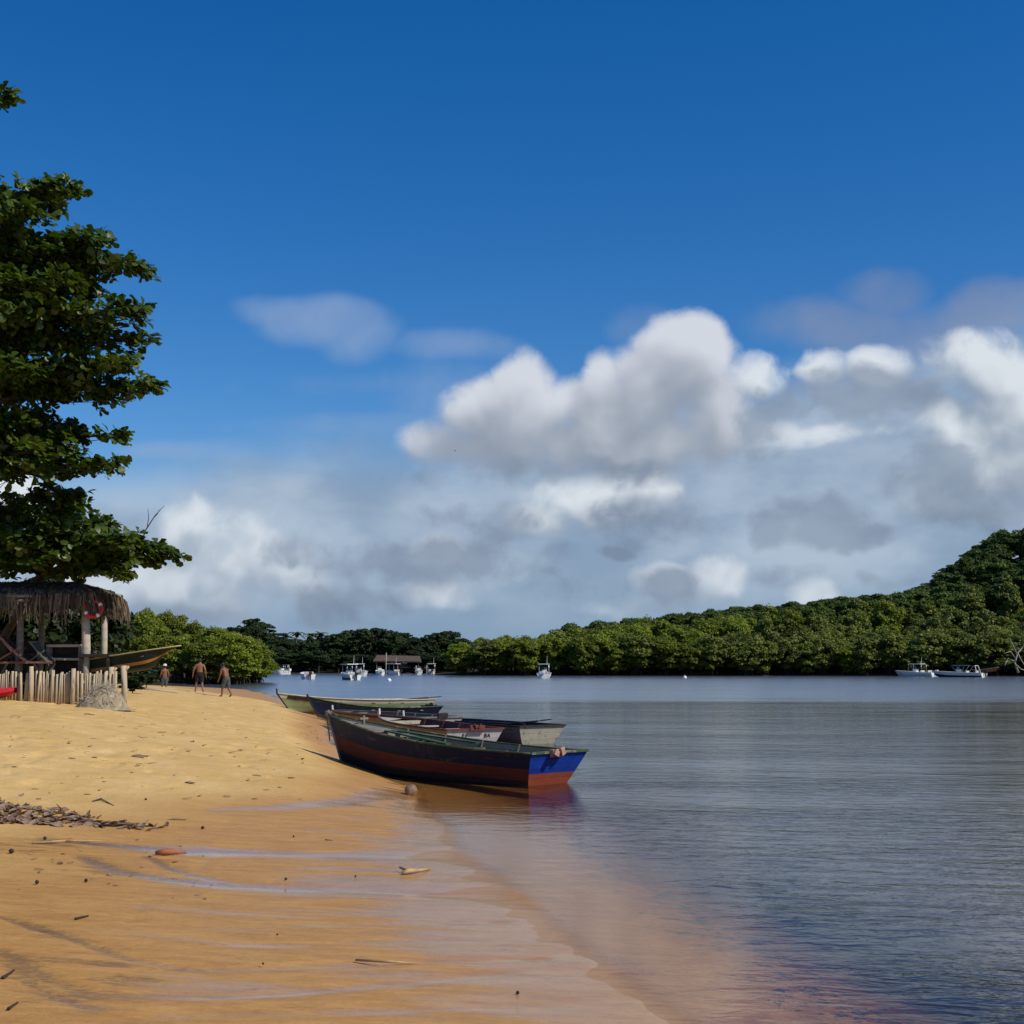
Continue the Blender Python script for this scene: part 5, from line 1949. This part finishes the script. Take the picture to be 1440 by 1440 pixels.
BASE = dict(pelvis=(0, 0, .93), belly=(0, .01, 1.08), chest=(0, .0, 1.28), neck0=(0, -.01, 1.45), neck=(0, .005, 1.52), head=(0, .02, 1.62), crown=(0, .01, 1.70), nose=(0, .125, 1.60),
            earL=(-.082, .015, 1.61), earR=(.082, .015, 1.61), chin=(0, .085, 1.545),
            shL=(-.185, -.01, 1.40), elL=(-.25, -.04, 1.12), wrL=(-.265, .04, .88), shR=(.185, -.01, 1.40), elR=(.25, -.04, 1.12), wrR=(.265, .04, .88),
            hipL=(-.095, 0, .88), knL=(-.11, .03, .49), anL=(-.12, -.02, .085), toL=(-.14, .15, .03), hipR=(.095, 0, .88), knR=(.11, .03, .49), anR=(.12, -.02, .085), toR=(.14, .15, .03))
RAD = dict(pelvis=(.165, .115), belly=(.15, .105), chest=(.175, .12), neck0=(.085, .07), neck=(.058, .058), head=(.088, .10), crown=(.07, .08), nose=(.016, .016), earL=(.02, .028), earR=(.02, .028), chin=(.04, .04),
           shL=(.068, .068), elL=(.046, .046), wrL=(.031, .028), shR=(.068, .068), elR=(.046, .046), wrR=(.031, .028), hipL=(.095, .10), knL=(.06, .062), anL=(.042, .045), toL=(.042, .03), hipR=(.095, .10), knR=(.06, .062), anR=(.042, .045), toR=(.042, .03))
BONES = [('pelvis', 'belly'), ('belly', 'chest'), ('chest', 'neck0'), ('neck0', 'neck'), ('neck', 'head'), ('head', 'crown'), ('head', 'nose'), ('head', 'earL'), ('head', 'earR'), ('neck', 'chin'), ('chest', 'shL'), ('shL', 'elL'), ('elL', 'wrL'),
         ('chest', 'shR'), ('shR', 'elR'), ('elR', 'wrR'), ('pelvis', 'hipL'), ('hipL', 'knL'), ('knL', 'anL'), ('anL', 'toL'), ('pelvis', 'hipR'), ('hipR', 'knR'), ('knR', 'anR'), ('anR', 'toR')]


def person(label, loc, rz, pose, skin, shorts_m, knee=.55, cap=False, scale=1.0):
    J = {k: Vector(v_) for k, v_ in {**BASE, **pose}.items()}
    names = list(J)
    vs = [J[k] for k in names]
    rad = [RAD[k] for k in names]
    ed = [(names.index(a_), names.index(c_)) for a_, c_ in BONES]
    for sd, w, e in (('L', 'wrL', 'elL'), ('R', 'wrR', 'elR')):      # palm, four fingers and a thumb
        d_ = (J[w] - J[e]).normalized()
        fwd = Vector((0, 1, 0)) - d_ * d_.y
        fwd.normalize()
        wi = names.index(w)
        pal = J[w] + d_ * .075
        vs.append(pal)
        rad.append((.036, .022))
        pi_ = len(vs) - 1
        ed.append((wi, pi_))
        for k in range(4):
            o_ = (k - 1.5) * .019
            ln = (.072, .082, .078, .06)[k]
            p1 = pal + d_ * .035 + fwd * o_
            p2 = p1 + d_ * ln * .55 + fwd * o_ * .2
            p3 = p2 + (d_ * .8 + Vector((0, .4, 0))).normalized() * ln * .45
            prev = pi_
            for p_, r_ in ((p1, .0095), (p2, .009), (p3, .0075)):
                vs.append(p_)
                rad.append((r_, r_))
                ed.append((prev, len(vs) - 1))
                prev = len(vs) - 1
        prev = pi_
        for p_, r_ in ((J[w] + d_ * .05 + fwd * .042, .012), (J[w] + d_ * .095 + fwd * .058, .010)):
            vs.append(p_)
            rad.append((r_, r_))
            ed.append((prev, len(vs) - 1))
            prev = len(vs) - 1
    me_ = bpy.data.meshes.new('body')
    me_.from_pydata(vs, ed, [])
    o_ = bpy.data.objects.new('tmp', me_)
    COL.objects.link(o_)
    sm = o_.modifiers.new('skin', 'SKIN')
    sv = me_.skin_vertices[0].data if me_.skin_vertices else None
    if sv is None:
        lay = bmesh.new()
        lay.from_mesh(me_)
        lay.verts.layers.skin.verify()
        lay.to_mesh(me_)
        lay.free()
        sv = me_.skin_vertices[0].data
    for i, r_ in enumerate(rad):
        sv[i].radius = r_
    sv[0].use_root = True
    sm.use_smooth_shade = True
    o_.modifiers.new('sub', 'SUBSURF').render_levels = 2
    o_.modifiers['sub'].levels = 2
    bpy.context.view_layer.update()
    nm = bpy.data.meshes.new_from_object(o_.evaluated_get(bpy.context.evaluated_depsgraph_get()))
    bpy.data.objects.remove(o_)
    nm.materials.clear()
    nm.materials.append(skin)
    root_ = link_mesh('person', nm)
    tag(root_, label, 'person')
    root_.location = loc
    root_.rotation_euler = (0, 0, rz)
    root_.scale = (scale,) * 3
    # shorts: waist ring to two legs
    b_ = MB()
    P_ = J['pelvis']
    up = (J['belly'] - P_).normalized()
    def ring(c__, rx, ry, n_=18):
        return [c__ + Vector((math.cos(2 * math.pi * k / n_) * rx, math.sin(2 * math.pi * k / n_) * ry, 0)) for k in range(n_)]
    rings_ = [ring(P_ + up * .10, .172, .128), ring(P_, .186, .142), ring(P_ - Vector((0, 0, .08)), .19, .145), ring(P_ - Vector((0, 0, .13)), .15, .12)]
    vs_ = [q for r_ in rings_ for q in r_]
    b_.add(vs_, [(i * 18 + k, i * 18 + (k + 1) % 18, (i + 1) * 18 + (k + 1) % 18, (i + 1) * 18 + k) for i in range(3) for k in range(18)])
    for sd in ('L', 'R'):
        h_, k_ = J['hip' + sd], J['kn' + sd]
        b_.tube([h_ + Vector((0, 0, .03)), h_.lerp(k_, .3), h_.lerp(k_, knee), h_.lerp(k_, knee + .25)], [.118, .118, .112, .108], 14, cap=False)
    b_.build('shorts', shorts_m, root_, True)
    # hair or cap
    b_ = MB()
    hc = J['head']
    prof = [(.0, .125), (.05, .118), (.085, .09), (.104, .045), (.108, .0), (.102, -.035)]
    c__ = hc + Vector((0, -.012, .012))
    n_ = 18
    vs_, fs_ = [], []
    for r_, z_ in prof:
        for k in range(n_):
            a__ = 2 * math.pi * k / n_
            fr_ = math.sin(a__)
            zz = z_ if (fr_ < .5 or z_ > .05) else max(z_, .05)
            vs_.append(c__ + Vector((math.cos(a__) * r_ * .92, math.sin(a__) * r_ * 1.08, zz - (.04 if (fr_ < 0 and z_ < 0) else 0))))
    for i in range(len(prof) - 1):
        for k in range(n_):
            fs_.append((i * n_ + k, i * n_ + (k + 1) % n_, (i + 1) * n_ + (k + 1) % n_, (i + 1) * n_ + k))
    b_.add(vs_, fs_)
    b_.build('hair', M_hair, root_, True)
    if cap:
        b_ = MB()
        cc = c__ + Vector((0, 0, .03))
        b_.lathe([(0, .13), (.06, .122), (.10, .09), (.122, .03), (.124, -.01), (.118, -.01)], 18, c=tuple(cc))
        co = b_.build('cap', M_cap, root_, True)
        b_ = MB()
        b_.tube([cc + Vector((0, .07, .0)), cc + Vector((0, .14, -.01)), cc + Vector((0, .21, -.025))], [.10, .09, .05], 12, flat=.12)
        b_.build('peak', M_cap, co, True)
    return root_


# nearest man: back to the camera, standing with legs apart
p_ = at(280, 982.5, 73)
p_ = Vector((p_.x, 73, Hz(p_.x, 73)))
person('shirtless man in black shorts walking away, middle of the three on the beach', p_, R(8), dict(anL=(-.20, .05, .085), toL=(-.24, .21, .03), knL=(-.15, .08, .49), anR=(.18, -.12, .10), toR=(.22, .04, .03), knR=(.13, .0, .49),
       elL=(-.30, -.05, 1.14), wrL=(-.34, .03, .89), elR=(.28, -.06, 1.13), wrR=(.31, .02, .88), head=(0, .05, 1.60), crown=(0, .05, 1.69), nose=(0, .15, 1.57), chin=(0, .10, 1.52)), M_skin, M_shblack, .62)
# right man: side view, leaning, striding
p_ = at(318, 985, 70)
p_ = Vector((p_.x, 70, Hz(p_.x, 70)))
person('shirtless man in grey patterned shorts stooping forward, rightmost of the three', p_, R(62), dict(belly=(0, .05, 1.08), chest=(0, .13, 1.27), neck0=(0, .19, 1.42), neck=(0, .23, 1.48), head=(0, .28, 1.56), crown=(0, .29, 1.65), nose=(0, .385, 1.53), chin=(0, .335, 1.475),
       earL=(-.082, .275, 1.55), earR=(.082, .275, 1.55), shL=(-.185, .17, 1.38), shR=(.185, .17, 1.38), elL=(-.23, .20, 1.10), wrL=(-.22, .30, .88), elR=(.25, .12, 1.10), wrR=(.24, .20, .86),
       anL=(-.11, .18, .085), toL=(-.12, .34, .04), knL=(-.10, .17, .49), anR=(.11, -.24, .12), toR=(.12, -.09, .03), knR=(.11, -.02, .48)), M_skin2, M_shgrey, .7)
# far man with the white cap
p_ = at(231, 973, 88)
p_ = Vector((p_.x, 88, Hz(p_.x, 88)))
person('shirtless man in a white cap and dark shorts beside the bushes, leftmost of the three', p_, R(35), dict(knL=(-.11, .1, .50), anL=(-.11, .14, .085), toL=(-.12, .3, .03), anR=(.12, -.12, .09), toR=(.13, .04, .03),
       elL=(-.24, .0, 1.13), wrL=(-.2, .2, 1.02)), M_skin2, M_shgrey, .65, cap=True)

# bird in front of the cloud
q = at(640, 634, 170)
o = thing('bird', 'tiny dark bird gliding in front of the large white cloud', 'bird', q, .5)
o.scale = (.32, .32, .32)
b = MB()
b.tube([(-.35, 0, 0), (-.15, 0, .02), (.1, 0, .02), (.28, 0, .03), (.38, 0, .0)], [.03, .10, .11, .07, .02], 8)
b.build('body', M_black, o, True)
for sd in (1, -1):
    b = MB()
    b.add([(.12, sd * .08, .04), (-.12, sd * .08, .03), (-.10, sd * .5, .2), (.14, sd * .45, .2), (-.16, sd * .95, .10), (.0, sd * .95, .10)], [(0, 1, 2, 3), (3, 2, 4, 5)])
    b.add([(.12, sd * .08, .02), (-.12, sd * .08, .01), (-.10, sd * .5, .18), (.14, sd * .45, .18), (-.16, sd * .95, .09), (.0, sd * .95, .09)], [(0, 1, 2, 3), (3, 2, 4, 5)])
    b.build('wing', M_black, o)

# ------------------------------------------------------------------ what lies on the sand
M_dryleaf = mat('dry brown leaf', (0.27, 0.165, 0.105), (0.16, .095, .06), .8, 8, rand=.4)
M_paleleaf = mat('pale dry leaf', (0.36, 0.25, 0.17), (0.24, .16, .11), .8, 8, rand=.3)
M_dkdeb = mat('black seed', (0.02, .015, .012), (.035, .025, .02), .6, 9)


def curled_leaf(m_, r, L, w, curl):
    b_ = MB()
    n_ = 7
    vs_, fs_ = [], []
    for i in range(n_):
        t_ = i / (n_ - 1)
        ww = w * math.sin(math.pi * (t_ * .92 + .04)) ** .7
        z_ = curl * math.sin(math.pi * t_ * 1.3 + .3) * .6 + r.uniform(0, .008)
        for k, sy in enumerate((-1, -.4, 0.15, .7, 1)):
            vs_.append(((t_ - .5) * L, sy * ww, z_ + abs(sy) ** 1.6 * curl * .8 * (1 if sy > 0 else .6)))
    for i in range(n_ - 1):
        for k in range(4):
            fs_.append((i * 5 + k, i * 5 + k + 1, (i + 1) * 5 + k + 1, (i + 1) * 5 + k))
    b_.add(vs_, fs_)
    b_.tube([(L * .48, 0, .004), (L * .62, r.uniform(-.02, .02), .012)], [.004, .002], 5)
    o_ = b_.build('leaf_proto', m_, None, True)
    me2 = o_.data
    bpy.data.objects.remove(o_)
    return me2


rl = random.Random(4)
LV = [curled_leaf(M_dryleaf, rl, .20, .050, .020), curled_leaf(M_dryleaf, rl, .15, .045, .012), curled_leaf(M_paleleaf, rl, .19, .052, .022), curled_leaf(M_dryleaf, rl, .27, .032, .016)]
# leaf drift
pile = []
for i in range(260):
    px = abs(rl.gauss(0, 1)) * 95 - 5
    if px > 235:
        continue
    cy = float(np.interp(px, [0, 60, 120, 180, 240], [1143, 1149, 1156, 1162, 1165]))
    sp = float(np.interp(px, [0, 60, 120, 180, 240], [15, 11, 8, 4, 2.5]))
    pile.append((px, cy + rl.uniform(-sp, sp) + rl.gauss(0, 1.5), sp))
pile.sort(key=lambda q: -q[2])
bml = bmesh.new()
pv, pf, pm = [], [], []
for i, (px, py, sp) in enumerate(pile):
    q = hit(px, py)
    me_ = LV[rl.randrange(4)]
    S_ = rl.uniform(.65, 1.15)
    M_ = Matrix.Translation(q + Vector((0, 0, rl.uniform(.0, .004 * sp * .35)))) @ Matrix.Rotation(rl.uniform(0, 6.28), 4, 'Z') @ Matrix.Rotation(rl.gauss(0, .35), 4, 'X') @ Matrix.Rotation(rl.gauss(0, .3), 4, 'Y') @ Matrix.Scale(S_, 4)
    base_ = len(pv)
    pv += [tuple(M_ @ v_.co) for v_ in me_.vertices]
    pf += [tuple(base_ + k for k in p_.vertices) for p_ in me_.polygons]
    pm += [0 if rl.random() < .5 else 1] * len(me_.polygons)
me_ = bpy.data.meshes.new('leaf_litter')
me_.from_pydata(pv, [], pf)
me_.materials.append(M_dryleaf)
me_.materials.append(M_paleleaf)
me_.polygons.foreach_set('material_index', pm)
me_.polygons.foreach_set('use_smooth', [True] * len(me_.polygons))
tag(link_mesh('leaf_litter', me_), 'drift of curled brown dead leaves washed up on the wet sand', 'leaf litter', kind='stuff')


def lying(name, label, cat, px, py, me_, s=1.0, rz=0.0, group=None, dz=0.004):
    q = hit(px, py)
    o_ = link_mesh(name, me_)
    o_.location = q + Vector((0, 0, dz))
    o_.rotation_euler = (rl.gauss(0, .08), rl.gauss(0, .08), rz)
    o_.scale = (s, s, s)
    return tag(o_, label, cat, group)


# single leaves and bits scattered over the dry sand
for i in range(150):
    if i < 110:
        px, py = rl.uniform(5, 430), rl.uniform(1000, 1125)
    else:
        px, py = rl.uniform(5, 300), rl.uniform(1180, 1270)
    q = hit(px, py)
    if q.z < .06:
        continue
    lying('dry_leaf', 'small curled dry brown leaf lying loose on the sand', 'dry leaf', px, py, LV[rl.randrange(4)], rl.uniform(.25, .75) * (1.0 if i < 110 else .6), rl.uniform(0, 6.28), 'loose leaves on the sand')
for i in range(34):
    px, py = rl.gauss(448, 16), rl.gauss(1038, 10)
    q = hit(px, py)
    lying('dry_leaf', 'small dark leaf scrap in the patch beside the navy boat bow', 'dry leaf', px, py, LV[rl.randrange(4)], rl.uniform(.3, .6), rl.uniform(0, 6.28), 'leaf scraps beside the near bow')
for px, py, s_, lab in ((196, 1065, 2.0, 'largest dark dead leaf in the middle of the dry sand'), (125, 1006, 1.6, 'dark dead leaf on the sand below the fence'), (225, 1031, 1.2, 'dark curled leaf right of the dry sand middle'),
                        (266, 1102, 1.3, 'long thin dry leaf on the slope above the wet sand'), (22, 1008, 1.1, 'dark leaf near the red kayak'), (363, 1092, 1.0, 'dark leaf on the slope left of the navy boat'),
                        (118, 1160, 1.5, 'curled pale leaf at the lower edge of the leaf drift'), (248, 1154, 1.2, 'dark leaf just right of the leaf drift')):
    lying('dry_leaf', lab, 'dry leaf', px, py, LV[0 if s_ > 1.25 else 3], s_ * .8, rl.uniform(-.4, .4))


def nut(r_, m_, husk=True):
    b_ = MB()
    b_.lathe([(0, -r_ * .95), (r_ * .55, -r_ * .8), (r_ * .95, -r_ * .2), (r_ * .92, r_ * .3), (r_ * .5, r_ * .85), (0, r_ * 1.02)], 14)
    b_.v = [(x_ * (1 + .06 * math.sin(5 * y_ / r_)), y_ * 1.1, z_ + .04 * r_ * math.sin(7 * x_ / r_)) for x_, y_, z_ in b_.v]
    o_ = b_.build('nut_proto', m_, None, True)
    me2 = o_.data
    bpy.data.objects.remove(o_)
    return me2


NB = nut(.020, M_dkdeb)
for px, py, s_, lab in ((16, 1201, 1.5, 'largest black seed at the left edge of the wet sand'), (52, 1244, 1.1, 'black seed on the wet sand near the left edge below the leaf drift'), (285, 1167, 1.2, 'black seed right of the leaf drift'), (205, 1126, .9, 'black seed above the tip of the leaf drift'),
                        (402, 1238, .8, 'black seed left of the pale forked stick'), (500, 1234, .6, 'small black seed near the pale forked stick'), (413, 1178, .7, 'small black seed in the middle of the wet sand'), (121, 1241, 1.0, 'dark brown seed in the silty wet sand'), (728, 1400, .7, 'black seed at the water edge in the foreground'),
                        (370, 1358, .5, 'tiny black seed on the foreground sand'), (390, 1317, .5, 'tiny black seed between two foreground rills'), (63, 1182, 1.2, 'dark seed at the foot of the leaf drift'), (272, 1044, 1.0, 'black seed on the upper dry sand'), (357, 1000, .9, 'dark seed on the crest of the dry sand')):
    lying('seed', lab, 'seed', px, py, NB, s_, rl.uniform(0, 6), dz=.02 * s_, group='black seeds on the sand')
# coconut in the shallows
q = G(578, 1118, 0.0)
M_coco = mat('coconut husk', (0.33, 0.22, 0.14), (0.14, .085, .05), .85, 9, .01)
o = link_mesh('coconut', nut(.13, M_coco))
tag(o, 'brown coconut husk in the shallow water in front of the navy boat', 'coconut')
o.location = (q.x, q.y, max(Hz(q.x, q.y), -.03) + .07)
o.rotation_euler = (.5, .3, .2)


def stick(label, pts, rad_, m_, side=None, cat='stick', nm='stick'):
    q = [hit(a_, c_) for a_, c_ in pts]
    o_ = thing(nm, label, cat, q[0])
    b_ = MB()
    lift = [rad_[i] * .8 + (.015 if 0 < i < len(q) - 1 else .0) for i in range(len(q))]
    b_.tube([p_ - q[0] + Vector((0, 0, lift[i])) for i, p_ in enumerate(q)], rad_, 7)
    b_.build('stem', m_, o_, True)
    if side:
        b_ = MB()
        i_, (a_, c_, up_) = side
        e_ = hit(a_, c_) - q[0] + Vector((0, 0, up_))
        b_.tube([q[i_] - q[0] + Vector((0, 0, lift[i_])), e_], [rad_[i_] * .8, rad_[i_] * .35], 6)
        b_.build('side_twig', m_, o_, True)
    return o_


M_palestick = mat('pale yellow stick', (0.55, .38, .19), (.38, .24, .11), .7, 6)
stick('pale forked stick with a curled end on the wet sand near the water', [(566, 1231), (575, 1230), (590, 1228), (605, 1223)], [.022, .032, .02, .012], M_palestick, (1, (562, 1226, .05)))
M_redstick = mat('reddish husk', (0.40, .15, .055), (.3, .1, .04), .7, 6)
stick('flat reddish palm husk on the sand beside a rill', [(219, 1203), (232, 1204), (245, 1203), (262, 1201)], [.03, .042, .035, .010], M_redstick, nm='palm_husk', cat='palm husk')
stick('long dark stick in the lower edge of the leaf drift', [(138, 1163), (180, 1164), (212, 1163)], [.018, .02, .010], M_dkbark)
stick('pale thin stick under the leaf drift', [(45, 1187), (90, 1186), (128, 1183)], [.014, .016, .008], M_palestick, (1, (150, 1185, .02)))
stick('short dark twig at the lower left edge of the sand', [(4, 1378), (20, 1367)], [.014, .006], M_dkbark)
stick('short dark twig near the bottom of the foreground sand', [(12, 1421), (25, 1412)], [.012, .006], M_dkbark)
stick('short dark twig lying alone on the left foreground sand', [(106, 1294), (124, 1290)], [.012, .007], M_dkbark)
stick('yellowish reed lying across the foreground sand', [(500, 1353), (545, 1357), (590, 1356)], [.010, .012, .006], M_palestick)
stick('grey broken branch on the slope above the wet sand', [(130, 1128), (142, 1126), (160, 1134)], [.012, .014, .008], M_bark)
stick('thin twig on the wet sand near the right rill', [(457, 1182), (468, 1183)], [.010, .006], M_dkbark)
